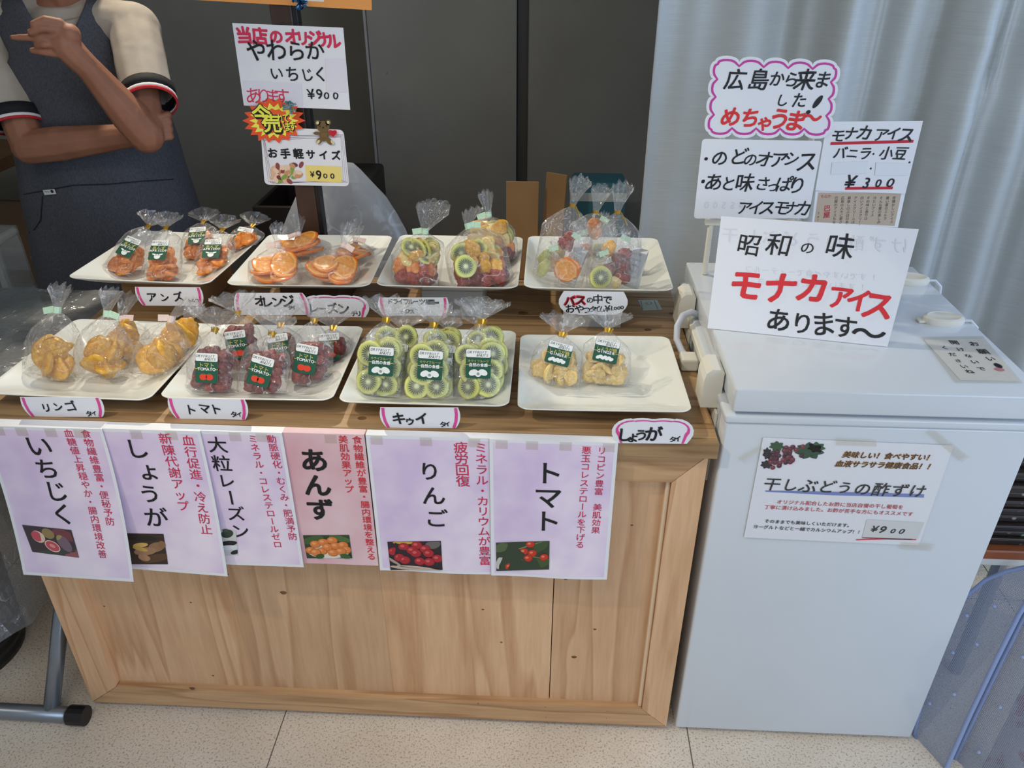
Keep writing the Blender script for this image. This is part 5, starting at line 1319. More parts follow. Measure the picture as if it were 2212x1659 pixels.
for c in [c for o in BAGS for c in everything(o) if c.data and c.data.users > 1 and c.name.split('.')[0] not in KIND and c.name.split('.')[0] != 'sticker']: c.data = c.data.copy()
for rep in range(2):
    for i, o in enumerate(BAGS):
        for p2 in BAGS[i + 1:]:
            if o['group'] != p2['group']: continue
            A_, B_ = INF[o], INF[p2]; d, p_, q_ = seg_close(A_[0], A_[1], B_[0], B_[1])
            if d > A_[2] + B_[2] + .01 or d < 1e-4: continue
            n = (q_ - p_).normalized()
            def ext(o_, I): m3 = o_.matrix_world.to_3x3().transposed() @ n; return abs(m3.x) * I[2] + abs(m3.y) * I[3]
            e1, e2 = ext(o, A_), ext(p2, B_); l0 = p_.dot(n) + d * e1 / (e1 + e2)
            push(o, n, l0 - .0006); push(p2, -n, -(l0 + .0006))
for o in BAGS:
    for c in everything(o):
        CM = c.matrix_world; Ci = CM.inverted()
        if c.name.split('.')[0] in KIND:
            zb_min = min((CM @ V(q)).z for q in c.bound_box); zt_ = (H if o.matrix_world.translation.z < .79 else .806) + .045
            if zb_min > zt_: continue
            ws = sorted([CM @ v.co for v in c.data.vertices], key=lambda q: q.z); ws = ws[:len(ws) * 2 // 3]; dz = max(height_at(q) + .0028 - q.z for q in ws)
            if dz > 0: c.location += o.matrix_world.to_3x3().transposed() @ V((0, 0, min(dz, .06)))
        elif c.name.split('.')[0] in ('film', 'inner_pouch'):
            for v in c.data.vertices:
                w_ = CM @ v.co
                if w_.z > .90: continue
                h = max(height_at(w_ + V(q)) for q in ((0, 0, 0), (.006, 0, 0), (-.006, 0, 0), (0, .006, 0), (0, -.006, 0)))
                if w_.z < h + .0022: w_.z = h + .0022; v.co = Ci @ w_
        else:
            ws = [CM @ v.co for v in c.data.vertices]; dz = max(height_at(w_) + .001 - w_.z for w_ in ws[::3])
            if dz > 0: c.location += c.parent.matrix_world.to_3x3().transposed() @ V((0, 0, dz))
bpy.context.view_layer.update()

# ================================================================== the person behind the counter
SKIN = noisy('tanned_skin', rgb(158, 106, 80), rgb(142, 92, 68), 14, 0.62, .06, bscale=120)
TEE = noisy('cream_jersey', rgb(180, 168, 153), rgb(170, 157, 142), 30, 0.9, .08, bscale=400)
DENIM = noisy('charcoal_denim', rgb(64, 65, 70), rgb(84, 85, 92), 320, 0.9, .25, stretch=(1, 1, .5), bscale=420)
pe = root('person', (-0.88, 1.0, 0), 'person with folded arms in cream tee and dark grey pinafore behind the counter', 'person')
XC, YC = -0.88, 1.02


def cap(m, a, b, r0, r1, n=12):
    a, b = V(a), V(b); m.tube([a, a.lerp(b, .33), a.lerp(b, .66), b], [r0, r0 * .67 + r1 * .33, r0 * .33 + r1 * .67, r1], n); m.ball(a, r0, n=8); m.ball(b, r1, n=8)


def chain(m, pts, rs, n=10):
    for i in range(len(pts) - 1): cap(m, pts[i], pts[i + 1], rs[i], rs[i + 1], n)


def E(z, a, b, n=28, xc=XC, yc=YC): return [V((xc + a * math.cos(t), yc + b * math.sin(t), z)) for t in [2 * PI * i / n for i in range(n)]]


LS, LE, LW, LH = V((-0.690, .985, 1.255)), at(316, 292, 'y', .790), at(196, 152, 'y', .745), at(142, 94, 'y', .720)
RS, RE, RW, RH = V((-1.055, .965, 1.245)), at(64, 318, 'y', .845), at(288, 292, 'y', .838), at(338, 270, 'y', .865)
b = MB()
b.loft([E(0.80, .165, .105), E(.95, .15, .10), E(1.1, .155, .10), E(1.2, .165, .095), E(1.27, .14, .075), E(1.32, .07, .055, xc=XC + .02)])
cap(b, (XC + .03, 1.02, 1.28), (XC + .045, .99, 1.40), .058, .052)                # neck
for sx, sh_ in ((1, LS), (-1, RS)): cap(b, (XC + sx * .05, 1.02, 1.29), sh_ + V((-sx * .02, 0, 0)), .045, .045)
chain(b, [LS, LS.lerp(LE, .5), LE], [.046, .044, .041]); chain(b, [LE, LE.lerp(LW, .3), LW], [.042, .043, .029])
chain(b, [RS, RS.lerp(RE, .5), RE], [.046, .044, .041]); chain(b, [RE, RE.lerp(RW, .3), RW], [.042, .043, .028])
# raised hand: back of the hand to the viewer, one finger pointing, the others curled
P_ = lambda u, v, y: at(u, v, 'y', y - .045)
chain(b, [LW, P_(165, 122, .775), P_(140, 95, .765)], [.028, .030, .032]); chain(b, [P_(150, 75, .765), P_(118, 55, .76)], [.024, .014]); chain(b, [P_(150, 108, .77), P_(120, 98, .765)], [.022, .013])
chain(b, [P_(130, 50, .758), P_(97, 42, .738), P_(72, 52, .726), P_(84, 60, .738)], [.0105, .0088, .0078, .007])
chain(b, [P_(126, 64, .752), P_(92, 61, .730), P_(66, 70, .722), P_(84, 75, .736)], [.0100, .0085, .0075, .007])
chain(b, [P_(122, 79, .750), P_(82, 81, .736), P_(54, 81, .730), P_(27, 81, .727)], [.0098, .0082, .0075, .006])
chain(b, [P_(124, 94, .752), P_(94, 97, .732), P_(80, 98, .736), P_(88, 99, .750)], [.0090, .0075, .007, .006])
chain(b, [P_(150, 114, .765), P_(118, 115, .748), P_(92, 112, .742), P_(70, 109, .742)], [.012, .0092, .0084, .007])
# the other hand tucked round the upper arm
chain(b, [RW, RH], [.028, .027])
for k in range(4):
    q = RH + V((.012, .004 - .004 * k, .022 - .016 * k)); chain(b, [q, q + V((.026, -.012, .004)), q + V((.036, -.034, .008)), q + V((.026, -.05, .008))], [.011, .010, .009, .0075])
chain(b, [RH + V((0, -.01, .02)), RH + V((.01, -.035, .036)), RH + V((.022, -.046, .046))], [.012, .0105, .009])
# head (above the picture), legs and feet (behind the counter)
hc = V((XC + .05, .985, 1.485)); b.ball(hc, .098, .78, .92, 1.16, 14); b.ball(hc + V((0, -.03, -.065)), .055, .9, .9, .9); b.ball(hc + V((0, -.095, -.018)), .014, .9, 1, 1.4)
for sx in (-1, 1): b.ball(hc + V((sx * .078, .005, -.012)), .02, .4, .8, 1.3)
for sx in (-1, 1):
    chain(b, [(XC + sx * .09, 1.03, .82), (XC + sx * .09, 1.03, .46), (XC + sx * .09, 1.05, .09)], [.085, .055, .036]); cap(b, (XC + sx * .09, 1.05, .045), (XC + sx * .10, .90, .035), .038, .034)
bo = b.build('body', SKIN, pe)
md = bo.modifiers.new('remesh', 'REMESH'); md.mode = 'VOXEL'; md.voxel_size = .0032
md = bo.modifiers.new('smooth', 'SMOOTH'); md.iterations = 3; md.factor = .5
md = bo.modifiers.new('tris', 'DECIMATE'); md.ratio = .28
bpy.context.view_layer.update(); dg = bpy.context.evaluated_depsgraph_get(); me = bpy.data.meshes.new_from_object(bo.evaluated_get(dg)); bo.modifiers.clear(); bo.data = me; me.polygons.foreach_set('use_smooth', [True] * len(me.polygons))
HAIR = noisy('dark_hair', rgb(44, 38, 36), rgb(62, 54, 50), 60, .5, .3, stretch=(1, 1, .2))
m = MB(); m.ball(hc + V((0, .018, .02)), .108, .80, .92, 1.08, 14); m.v = [v if v.y > .955 or v.z > 1.53 else V((v.x, .965 + .2 * (v.y - .955), v.z)) for v in m.v]; m.build('hair', HAIR, pe, smooth=True)
for sx in (-1, 1):
    MB().ball(hc + V((sx * .032, -.083, .004)), .012, 1.1, .5, .6).build('eye', mat('eye_white', rgb(226, 222, 216), .3), pe, smooth=True); MB().ball(hc + V((sx * .032, -.088, .004)), .0055, 1, .5, 1).build('iris', BLACKP, pe, smooth=True)
MB().ball(hc + V((0, -.083, -.058)), .02, 1.1, .3, .3).build('lips', mat('lip_tone', rgb(150, 84, 76), .5), pe, smooth=True)
# tee: trunk, sleeves, ribbed cuffs with black, white and red bands
m = MB(); m.loft([E(.95, .165, .112), E(1.1, .175, .115), E(1.2, .18, .108), E(1.265, .155, .088), E(1.30, .095, .075, xc=XC + .025)])
for S_, h0, h1 in ((LS, (270, 184), (374, 238)), (RS, (-26, 266), (92, 248))):
    yy = .842 if S_ is LS else .875; p0, p1 = at(*h0, 'y', yy), at(*h1, 'y', yy); c = (p0 + p1) / 2; m.ball(S_ + V((0, 0, -.005)), .062); chain(m, [S_ + V((0, 0, -.005)), S_.lerp(c, .5), c, c + (c - S_) * .25], [.061, .060, .058, .056])
    cap(m, (XC, 1.02, 1.27), S_ + V((0, 0, .0)), .06, .058)
to = m.build('tee_shirt', TEE, pe)
md = to.modifiers.new('remesh', 'REMESH'); md.mode = 'VOXEL'; md.voxel_size = .0055
md = to.modifiers.new('smooth', 'SMOOTH'); md.iterations = 6
tx = bpy.data.textures.new('cloth_creases', 'CLOUDS'); tx.noise_scale = .16; md = to.modifiers.new('creases', 'DISPLACE'); md.texture = tx; md.strength = .012; md.mid_level = .5
bpy.context.view_layer.update(); dg = bpy.context.evaluated_depsgraph_get(); me = bpy.data.meshes.new_from_object(to.evaluated_get(dg)); to.modifiers.clear()
bm = bmesh.new(); bm.from_mesh(me)   # cut the sleeves off at their hems
for S_, h0, h1 in ((LS, (270, 184), (374, 238)), (RS, (-26, 266), (92, 248))):
    yy = .842 if S_ is LS else .875; p0, p1 = at(*h0, 'y', yy), at(*h1, 'y', yy); c = (p0 + p1) / 2; n = (c - S_).normalized()
    vs = [v for v in bm.verts if (v.co + OFF[pe] - c).dot(n) > -.015 and (v.co + OFF[pe] - c).length < .142]; bmesh.ops.delete(bm, geom=vs, context='VERTS')
bm.to_mesh(me); bm.free(); to.data = me; me.polygons.foreach_set('use_smooth', [True] * len(me.polygons))
for S_, h0, h1 in ((LS, (270, 184), (374, 238)), (RS, (-26, 266), (92, 248))):
    yy = .842 if S_ is LS else .875; p0, p1 = at(*h0, 'y', yy), at(*h1, 'y', yy); c = (p0 + p1) / 2; n = (c - S_).normalized(); a_ = (p1 - p0) / 2; a_ = (a_ - n * a_.dot(n)).normalized() * .0605; bb_ = n.cross(a_).normalized() * .0605
    def ring(d, k): return [c + n * d + (a_ * math.cos(t) * k + bb_ * math.sin(t) * k) for t in [2 * PI * i / 28 for i in range(28)]]
    cf = MB().loft([ring(-.021, .98), ring(-.02, 1.05), ring(.007, 1.03), ring(.0075, .98)], cap=False).build('cuff', mat('black_rib', rgb(14, 14, 18), .8), pe, smooth=True)
    MB().loft([ring(.0072, 1.0), ring(.0074, 1.034), ring(.0142, 1.026), ring(.0144, .98)], cap=False).build('white_band', mat('white_rib', rgb(226, 222, 222), .8), cf, smooth=True)
    MB().loft([ring(.0142, 1.0), ring(.0143, 1.03), ring(.0195, 1.022), ring(.0196, .95)], cap=False).build('red_band', mat('red_rib', rgb(196, 40, 44), .8), cf, smooth=True)
# crew-neck ribbing
MB().loft([[V((XC + .03 + .078 * k * math.cos(t), 1.0 + .073 * k * math.sin(t), 1.292 + dz + .022 * math.sin(t) + .002 * math.cos(t))) for t in [2 * PI * i / 28 for i in range(28)]] for k, dz in ((1.08, -.012), (1.06, -.002), (.99, .004), (.95, 0))], cap=False).build('neck_rib', TEE, pe, smooth=True)
# pinafore dress: skirt tube, front and back bodice panels with a V neck
TAB = [(1.32, .115, .085), (1.27, .165, .105), (1.2, .19, .125), (1.1, .198, .132), (1.0, .212, .135), (.9, .222, .142), (.78, .236, .155), (.62, .25, .17), (.42, .27, .19), (.25, .29, .2)]
def ab(z):
    for (z0, a0, b0), (z1, a1, b1) in zip(TAB, TAB[1:]):
        if z <= z0 and z >= z1: t = (z0 - z) / (z0 - z1); return a0 + (a1 - a0) * t, b0 + (b1 - b0) * t
    return TAB[0][1:] if z > 1.3 else TAB[-1][1:]
def surf(x, z, front=True):
    a, bq = ab(z); k = max(0.0, 1 - ((x - XC) / a) ** 2); return YC - bq * math.sqrt(k) if front else YC + bq * math.sqrt(k)
ZV = 1.195; vx = XC + .045
xl = lambda z: XC - .185 + .10 * min(1, max(0, (z - 1.1) / .1)) ** .8 - .06 * max(0, (z - 1.2)) / .1; xr = lambda z: XC + .185 - .035 * min(1, max(0, (z - 1.1) / .07)) - .015 * max(0, z - 1.2) / .1
m = MB(); rows = [1.318, 1.30, 1.28, 1.26, 1.24, 1.22, 1.205, ZV, 1.18, 1.16, 1.14, 1.12, 1.10, 1.08, 1.06, 1.04, 1.02, 1.0, .98, .96, .94, .92, .90, .87, .84, .81, .78, .74, .70, .65, .6, .54, .48, .4, .32, .25]
for front in (1, 0):
    nc = 26; grid = []
    for z in rows:
        a, bq = ab(z); k = min(1, max(0, (z - 1.08) / .03))
        ql = max(-1, ((xl(z) - XC) / a) * k - 1 * (1 - k)); qr = min(1, ((xr(z) - XC) / a) * k + 1 * (1 - k)); tl_, tr_ = math.acos(ql), math.acos(qr)   # angle from +x
        tv = math.acos((vx - XC) / a); dl = .068 * max(0, z - ZV) / .1 / a; drr = .06 * max(0, z - ZV) / .1 / a; row = []
        fl_ = max(0, 1.02 - z) * .05
        for part in (0, 1):
            t0, t1 = (tl_, tv + dl) if part == 0 else (tv - drr, tr_)
            for i in range(nc // 2 + 1):
                t = t0 + (t1 - t0) * i / (nc // 2); sg = -1 if front else 1
                p = V((XC - .012 * max(0, 1.1 - z) + a * math.cos(t) * (1 + .5 * fl_ * math.sin(9 * t)), YC + sg * bq * math.sin(t) * (1 + fl_ * math.sin(11 * t + 1.2 + z * 1.5)) + sg * (.004 * min(1, math.sin(t) * 4) + .007 * min(1, max(0, (z - 1.08) / .1))), z))
                w_ = min(1, max(0, (1.1 - z) / .1)); p += V((noise.noise(V((t * 3, z * 9, 1 + 7 * front))) * .005, noise.noise(V((t * 3.5, z * 9, 5))) * .012, 0)) * (.25 + .75 * w_) * min(1, max(0, math.sin(t)) * 2.5 + (z > 1.09)); row.append(p)
        grid.append(row)
    h_ = nc // 2 + 1
    for j in range(len(rows) - 1):
        r0, r1 = grid[j], grid[j + 1]
        for i in range(2 * h_ - 1):
            if i == h_ - 1: continue
            m.add([r0[i], r0[i + 1], r1[i + 1], r1[i]], [(0, 1, 2, 3)])
bm = bmesh.new(); vs = [bm.verts.new(v) for v in m.v]
for f in m.f:
    try: bm.faces.new([vs[i] for i in f])
    except ValueError: pass
bmesh.ops.remove_doubles(bm, verts=list(bm.verts), dist=.0004); bmesh.ops.recalc_face_normals(bm, faces=list(bm.faces)); bm.verts.index_update(); m = MB(); m.v = [v.co.copy() for v in bm.verts]; m.f = [tuple(v.index for v in f.verts) for f in bm.faces]; bm.free()
DRT = BVHTree.FromPolygons(m.v, m.f); dr = m.build('pinafore', DENIM, pe, smooth=True); md = dr.modifiers.new('thickness', 'SOLIDIFY'); md.thickness = .003; md.offset = 1
def onfront(u, v, e=.007):
    d = ray(u, v).normalized(); h = DRT.ray_cast(CAM, d); return (h[0] if h[0] is not None else at(u, v, 'y', .98)) - d * e
def dens(P, k=6): return [tuple(V(a).lerp(V(b), i / k)) for a, b in zip(P, P[1:]) for i in range(k)] + [P[-1]]
SEAMD = mat('dark_seam', rgb(26, 28, 34), .9)
MB().tube([onfront(*q) for q in dens(((52, 420), (95, 412), (160, 400), (230, 398), (300, 392), (375, 387)))], .0012, 5).build('pocket_seam', SEAMD, pe)
MB().tube([onfront(*q) for q in dens(((92, 424), (90, 450), (88, 475), (75, 495), (60, 505)))], .0015, 5).build('pocket_stitching', SEAMD, pe)
c = onfront(107, 415, .011); tg = MB().box(c, (.032, .002, .013), .0005, rot=Matrix.Rotation(-.1, 3, 'Y')).build('name_tag', mat('white_tag', rgb(214, 210, 204), .6), pe)
p = Print(Sheet(c + V((-.016, -.0011, -.0065)), (1, 0, .1), (-.1, 0, 1))); p.ell(.025, .0065, .0042, .0042, rgb(30, 30, 34), 1)
p.strip([(.004, .0065), (.007, .0085), (.009, .005), (.012, .0075), (.015, .005), (.018, .007)], .0012, rgb(70, 70, 74), 1); p.build(tg)
for sx in (-1, 1): MB().box((XC + sx * .1, .95, .03), (.085, .25, .06), .02, seg=2).build('shoe', BLACKP, pe)
# ================================================================== curtain, and what stands round the counter
CURT = bpy.data.materials.new('silky_curtain'); CURT.use_nodes = True
_b = CURT.node_tree.nodes['Principled BSDF']; _b.inputs['Base Color'].default_value = rgb(206, 210, 206); _b.inputs['Roughness'].default_value = .45; _b.inputs['Sheen Weight'].default_value = .3; _b.inputs['Specular IOR Level'].default_value = .5
_tc = N(CURT, 'ShaderNodeTexCoord'); _mp = N(CURT, 'ShaderNodeMapping'); _mp.inputs['Scale'].default_value = (14, 14, 620); L(CURT, _tc.outputs['Object'], _mp.inputs[0])
_n = N(CURT, 'ShaderNodeTexNoise', i_Scale=1.0, i_Detail=3.0); L(CURT, _mp.outputs[0], _n.inputs['Vector'])
_r = ramp(CURT, _n.outputs['Fac'], [(.3, rgb(194, 198, 196)), (.7, rgb(206, 210, 208))]); L(CURT, _r.outputs[0], _b.inputs['Base Color'])
_bp = N(CURT, 'ShaderNodeBump', i_Strength=.06, i_Distance=.002); L(CURT, _n.outputs['Fac'], _bp.inputs['Height']); L(CURT, _bp.outputs[0], _b.inputs['Normal'])
_tl = N(CURT, 'ShaderNodeBsdfTranslucent'); _tl.inputs[0].default_value = rgb(190, 200, 214); _mx = N(CURT, 'ShaderNodeMixShader'); _mx.inputs[0].default_value = .18
L(CURT, _b.outputs[0], _mx.inputs[1]); L(CURT, _tl.outputs[0], _mx.inputs[2]); L(CURT, _mx.outputs[0], CURT.node_tree.nodes['Material Output'].inputs[0])
v = []; f = []; nx, nz = 220, 44; x0, x1 = .565, 2.05
for j in range(nz + 1):
    z = .02 + 2.45 * j / nz; g = max(0, 1 - abs(z - 1.06) / .8)
    for i in range(nx + 1):
        t = i / nx; x = x0 + (x1 - x0) * t; s = x * 33 + 2.2 * math.sin(x * 5.1) + .5 * math.sin(z * 1.7 + x * 3) + .35 * (z - 1) * math.sin(x * 9)
        y = .87 + .026 * (math.sin(s) + .35 * math.sin(2 * s + .8)) + .018 * math.sin(s * .53 + 1.0) + .007 * math.sin(s * 2.3 - z * 1.1) * (.5 + .5 * math.sin(x * 7))
        y += .030 * noise.noise(V((x * 2.0, z * .9, 3))) + .008 * noise.noise(V((x * 5, z * 4, 8)))
        # pinched folds radiating from a gather at shoulder height on the right
        dx, dz = x - 1.36, z - 1.18; d = math.hypot(dx, dz); y += .006 * math.exp(-d * 3.0) * math.sin(math.atan2(dz, dx) * 7) 
        v.append(V((x + .012 * math.sin(s + 1.2), y, z)))
for j in range(nz):
    for i in range(nx): a = j * (nx + 1) + i; f.append((a, a + 1, a + nx + 2, a + nx + 1))
o = mk('curtain', v, f, CURT, loc=(1.3, .87, 0), smooth=True); tag(o, 'silvery white satin curtain hanging in folds behind the freezer', 'curtain')
md = o.modifiers.new('thickness', 'SOLIDIFY'); md.thickness = .0015
rd = root('curtain_rail', (1.3, .87, 2.5), 'steel curtain rail across the top of the satin curtain', 'rail'); MB().tube([(.5, .87, 2.49), (2.1, .87, 2.49)], .012, 10).build('rail', STEEL, rd)
for x in (.52, 2.08): MB().tube([(x, .87, 2.49), (x, .87, 2.65)], .008, 8).build('hanger', STEEL, rd)

# ---- behind the counter
cr = root('dark_crate', (-.40, 1.25, 0), 'open dark brown crate standing on the floor behind the post', 'crate')
x0, x1, y0, y1, zt_ = -.515, -.275, 1.10, 1.40, .77
DK = noisy('black_brown_wood', rgb(42, 32, 26), rgb(30, 22, 18), 20, .5, stretch=(1, 1, .1))
for nm, a, c in (('front_panel', (x0, y0, 0), (x1, y0 + .014, zt_)), ('back_panel', (x0, y1 - .014, 0), (x1, y1, zt_)), ('side_panel', (x0, y0 + .0145, 0), (x0 + .014, y1 - .0145, zt_)), ('side_panel', (x1 - .014, y0 + .0145, 0), (x1, y1 - .0145, zt_)), ('base_panel', (x0 + .015, y0 + .015, 0), (x1 - .015, y1 - .015, .014))):
    MB().bb(a, c, .002).build(nm, DK, cr)
bk = root('black_case', (-.21, 1.16, 0), 'tall black case standing between the plastic bag and the grey pillar', 'case'); MB().bb((-.262, 1.11, 0), (-.165, 1.32, .845), .012, 3).build('shell', BLACKP, bk); MB().bb((-.25, 1.104, .74), (-.18, 1.112, .76), .003).build('latch', STEEL, bk)
PLB2 = film('milky_plastic', tint=(.86, .9, .95, 1), haze=.42, rough=.25, bump=.4, bscale=14, base=.05, edge=.5)
prof = [(0, .16, .08), (.12, .19, .09), (.35, .2, .09), (.55, .2, .09), (.68, .19, .08), (.76, .17, .07), (.80, .15, .06), (.85, .12, .045), (.89, .085, .03), (.92, .06, .02), (.938, .042, .012)]
m = MB().loft([[V((-.21 + a * math.cos(t) * (1 + .06 * noise.noise(V((math.cos(t) * 2, math.sin(t) * 2, z * 6)))), .95 + bq * math.sin(t) * (1 + .25 * noise.noise(V((math.cos(t) * 3, math.sin(t) * 3, z * 9)))), z)) for t in [2 * PI * i / 36 for i in range(36)]] for z, a, bq in prof])
o = m.build('plastic_bag', PLB2, loc=(-.21, .95, 0), smooth=True); tag(o, 'tall milky translucent plastic bag standing behind the orange slice plate', 'bag')
bx = root('cardboard_box', (.31, 1.25, 0), 'brown cardboard box with two flaps standing up, behind the mixed fruit bags', 'box')
MB().bb((.205, 1.11, 0), (.405, 1.40, .62), .002).build('carton', CARD, bx)
fa = MB().bb((.222, 1.104, .56), (.314, 1.109, .853), .001); fa.build('flap', CARD, bx)
MB().box((.357, 1.135, .72), (.062, .005, .30), .001, rot=Matrix.Rotation(-.35, 3, 'Z') @ Matrix.Rotation(.05, 3, 'Y')).build('flap', CARD, bx)
tb = root('teal_carton', (.47, 1.27, 0), 'teal carton with a pale stripe standing behind the three tall bags', 'box'); TEAL = mat('teal_card', rgb(52, 108, 124), .5)
MB().bb((.412, 1.22, 0), (.572, 1.34, .82), .012, 3).build('carton', TEAL, tb); MB().bb((.411, 1.2185, .765), (.573, 1.2205, .79)).build('stripe', mat('pale_stripe', rgb(186, 200, 200), .5), tb)
dk = root('wooden_desk', (-1.75, 1.5, 0), 'brown topped desk with white tube legs at the far left edge', 'desk')
MB().bb((-2.2, 1.22, .79), (-1.41, 1.62, .83), .003).build('desk_top', noisy('desk_brown', rgb(128, 92, 54), rgb(112, 78, 46), 12, .5, stretch=(.1, 1, 1)), dk)
for x in (-2.15, -1.455):
    for y in (1.26, 1.58): MB().tube([(x, y, 0), (x, y, .79)], .016, 10).build('leg', mat('white_tube', rgb(206, 200, 190), .4), dk)
MB().bb((-2.14, 1.585, .30), (-1.46, 1.6, .62), .002).build('modesty_panel', noisy('panel_brown', rgb(112, 86, 56), rgb(100, 74, 46), 8, .5), dk)
st_ = root('cream_pole', (-1.3, 1.12, 0), 'slim cream pole on a foot standing left of the person', 'pole')
MB().tube([at(118, 700, 'y', 1.12) * 1.0 - V((0, 0, at(118, 700, 'y', 1.12).z - .012)), at(118, 700, 'y', 1.12), at(76, 553, 'y', 1.12)], .013, 10).build('pole', mat('cream_paint', rgb(206, 190, 150), .5), st_); MB().tube([(at(118, 700, 'y', 1.12).x, 1.12, 0), (at(118, 700, 'y', 1.12).x, 1.12, .014)], .06, 20).build('foot', mat('cream_paint', rgb(206, 190, 150), .5), st_)

# ---- folding table on the left with its crumpled plastic cover, acrylic box and bin
tl = root('folding_table', (-1.1, .3, 0), 'grey folding table with steel tube legs left of the counter', 'table')
MB().bb((-1.75, .06, .685), (-.645, .62, .712), .006, 3).build('table_top', noisy('grey_laminate', rgb(120, 118, 114), rgb(108, 106, 102), 10, .4), tl)
STL = noisy('silver_lacquer', rgb(146, 152, 158), rgb(136, 142, 148), 20, .3)
STL.node_tree.nodes['Principled BSDF'].inputs['Metallic'].default_value = .7
lg = MB().tube([(-.688, -.034, .024), (-.695, .10, .179), (-.72, .50, .672), (-.72, .52, .685)], .0165, 14).build('leg', STL, tl, smooth=True)
MB().tube([(-1.15, -.032, .021), (-.632, -.04, .021)], .0165, 14).build('foot_bar', STL, tl, smooth=True)
MB().tube([(-.645, -.04, .021), (-.609, -.0405, .021)], .021, 14).build('end_cap', BLACKP, tl)
MB().tube([(-1.65, .1, 0), (-1.65, .1, .685)], .0165, 12).build('leg', STL, tl); MB().tube([(-1.65, .55, 0), (-1.65, .55, .685)], .0165, 12).build('leg', STL, tl); MB().tube([(-.70, .58, 0), (-.70, .58, .685)], .0165, 12).build('leg', STL, tl)
SHEET = film('crumpled_clear_sheet', tint=(.93, .93, .93, 1), haze=.30, rough=.12, bump=1.0, bscale=28, base=.10, edge=.7)
v = []; f = []; nx, ny = 46, 30
for j in range(ny + 1):
    for i in range(nx + 1):
        x, y = -1.6 + (.95) * i / nx, .02 + .58 * j / ny; q = V((x * 9, y * 9, 2)); z = .7155 + .012 * abs(noise.noise(q)) + .008 * abs(noise.noise(q * 2.7))
        if y < .055: z -= (.055 - y) * 1.6
        v.append(V((x, y, z)))
for j in range(ny):
    for i in range(nx): a = j * (nx + 1) + i; f.append((a, a + 1, a + nx + 2, a + nx + 1))
o = mk('plastic_sheet', v, f, SHEET, loc=(-1.1, .3, .715)); tag(o, 'crumpled clear plastic sheet spread over the folding table', 'sheet')
ACR = film('clear_acrylic', tint=(.9, .93, .94, 1), haze=.03, rough=.03, bump=0, base=.07, edge=.9)
ab_ = root('acrylic_box', (-.95, .3, .74), 'clear acrylic display box on the folding table at the left edge', 'box')
for nm, a, c in (('side_panel', (-.769, .08, .742), (-.765, .45, .926)), ('back_panel', (-1.2, .446, .742), (-.7692, .45, .926)), ('front_panel', (-1.2, .08, .742), (-.7692, .084, .926)), ('side_panel', (-1.204, .08, .742), (-1.2002, .45, .926)), ('top_panel', (-1.204, .08, .9262), (-.765, .45, .930))):
    MB().bb(a, c).build(nm, ACR, ab_)
bn = root('waste_bin', (-1.0, .13, 0), 'black ribbed waste bin under the folding table', 'bin'); rb = []
for k in range(27): z = .34 * k / 26; r = .128 + .018 * z / .34 + (.0025 if k % 2 else 0); rb.append([V((-1.0 + r * math.cos(t), .13 + r * math.sin(t), z)) for t in [2 * PI * i / 36 for i in range(36)]])
MB().loft(rb).build('drum', BLACKP, bn)
LIN = film('bin_liner_film', tint=(.95, .95, .93, 1), haze=.22, rough=.12, bump=1.0, bscale=26, base=.07, edge=.7); rg = []
for k, (z, r) in enumerate(((.30, .155), (.34, .152), (.37, .165), (.39, .185), (.375, .20), (.33, .205), (.27, .21), (.21, .215), (.165, .225))):
    rg.append([V((-1.0 + r * math.cos(t) * (1 + .02 * k * noise.noise(V((math.cos(t) * 2.5, math.sin(t) * 2.5, k * .4)))) + (.03 * max(0, math.cos(t - .1)) ** 6 * (k > 5)), .13 + r * math.sin(t) * (1 + .02 * k * noise.noise(V((math.cos(t) * 2.5, math.sin(t) * 2.5, 7 + k * .4)))), z + .03 * noise.noise(V((math.cos(t) * 3, math.sin(t) * 3, k * .5))))) for t in [2 * PI * i / 30 for i in range(30)]])
MB().loft(rg, cap=False).build('liner', LIN, bn)

# ---- low table with dark patterned trays, right of the freezer
rt = root('low_table', (1.6, .35, 0), 'low brown table with a pale edge right of the freezer', 'table')
MB().bb((1.21, .15, .372), (2.1, .56, .395), .003).build('table_top', noisy('red_brown_top', rgb(150, 82, 44), rgb(130, 68, 36), 14, .4), rt); MB().bb((1.21, .152, .355), (2.1, .558, .3715), .002).build('pale_edge', mat('pale_edge_band', rgb(206, 206, 200), .5), rt)
for x in (1.3, 2.06):
    for y in (.19, .52): MB().tube([(x, y, 0), (x, y, .355)], .014, 10).build('leg', STEEL, rt)
PAT = noisy('dark_floral_pattern', rgb(24, 20, 20), rgb(40, 32, 30), 40, .3)
_b = PAT.node_tree.nodes['Principled BSDF']; _tc = N(PAT, 'ShaderNodeTexCoord'); _vo = N(PAT, 'ShaderNodeTexVoronoi', i_Scale=48.0); L(PAT, _tc.outputs['Object'], _vo.inputs['Vector'])
_rp = ramp(PAT, _vo.outputs['Distance'], [(.12, (1, 1, 1, 1)), (.26, (0, 0, 0, 1))]); _mx = N(PAT, 'ShaderNodeMix', data_type='RGBA'); _o = _b.inputs['Base Color'].links[0].from_socket
_hs = N(PAT, 'ShaderNodeHueSaturation', i_Saturation=.5, i_Value=.35); L(PAT, _vo.outputs['Color'], _hs.inputs['Color']); L(PAT, _rp.outputs[0], _mx.inputs[0]); L(PAT, _o, _mx.inputs[6]); L(PAT, _hs.outputs[0], _mx.inputs[7]); L(PAT, _mx.outputs[2], _b.inputs['Base Color'])
rn = random.Random(6); z = .3955; NT = 12
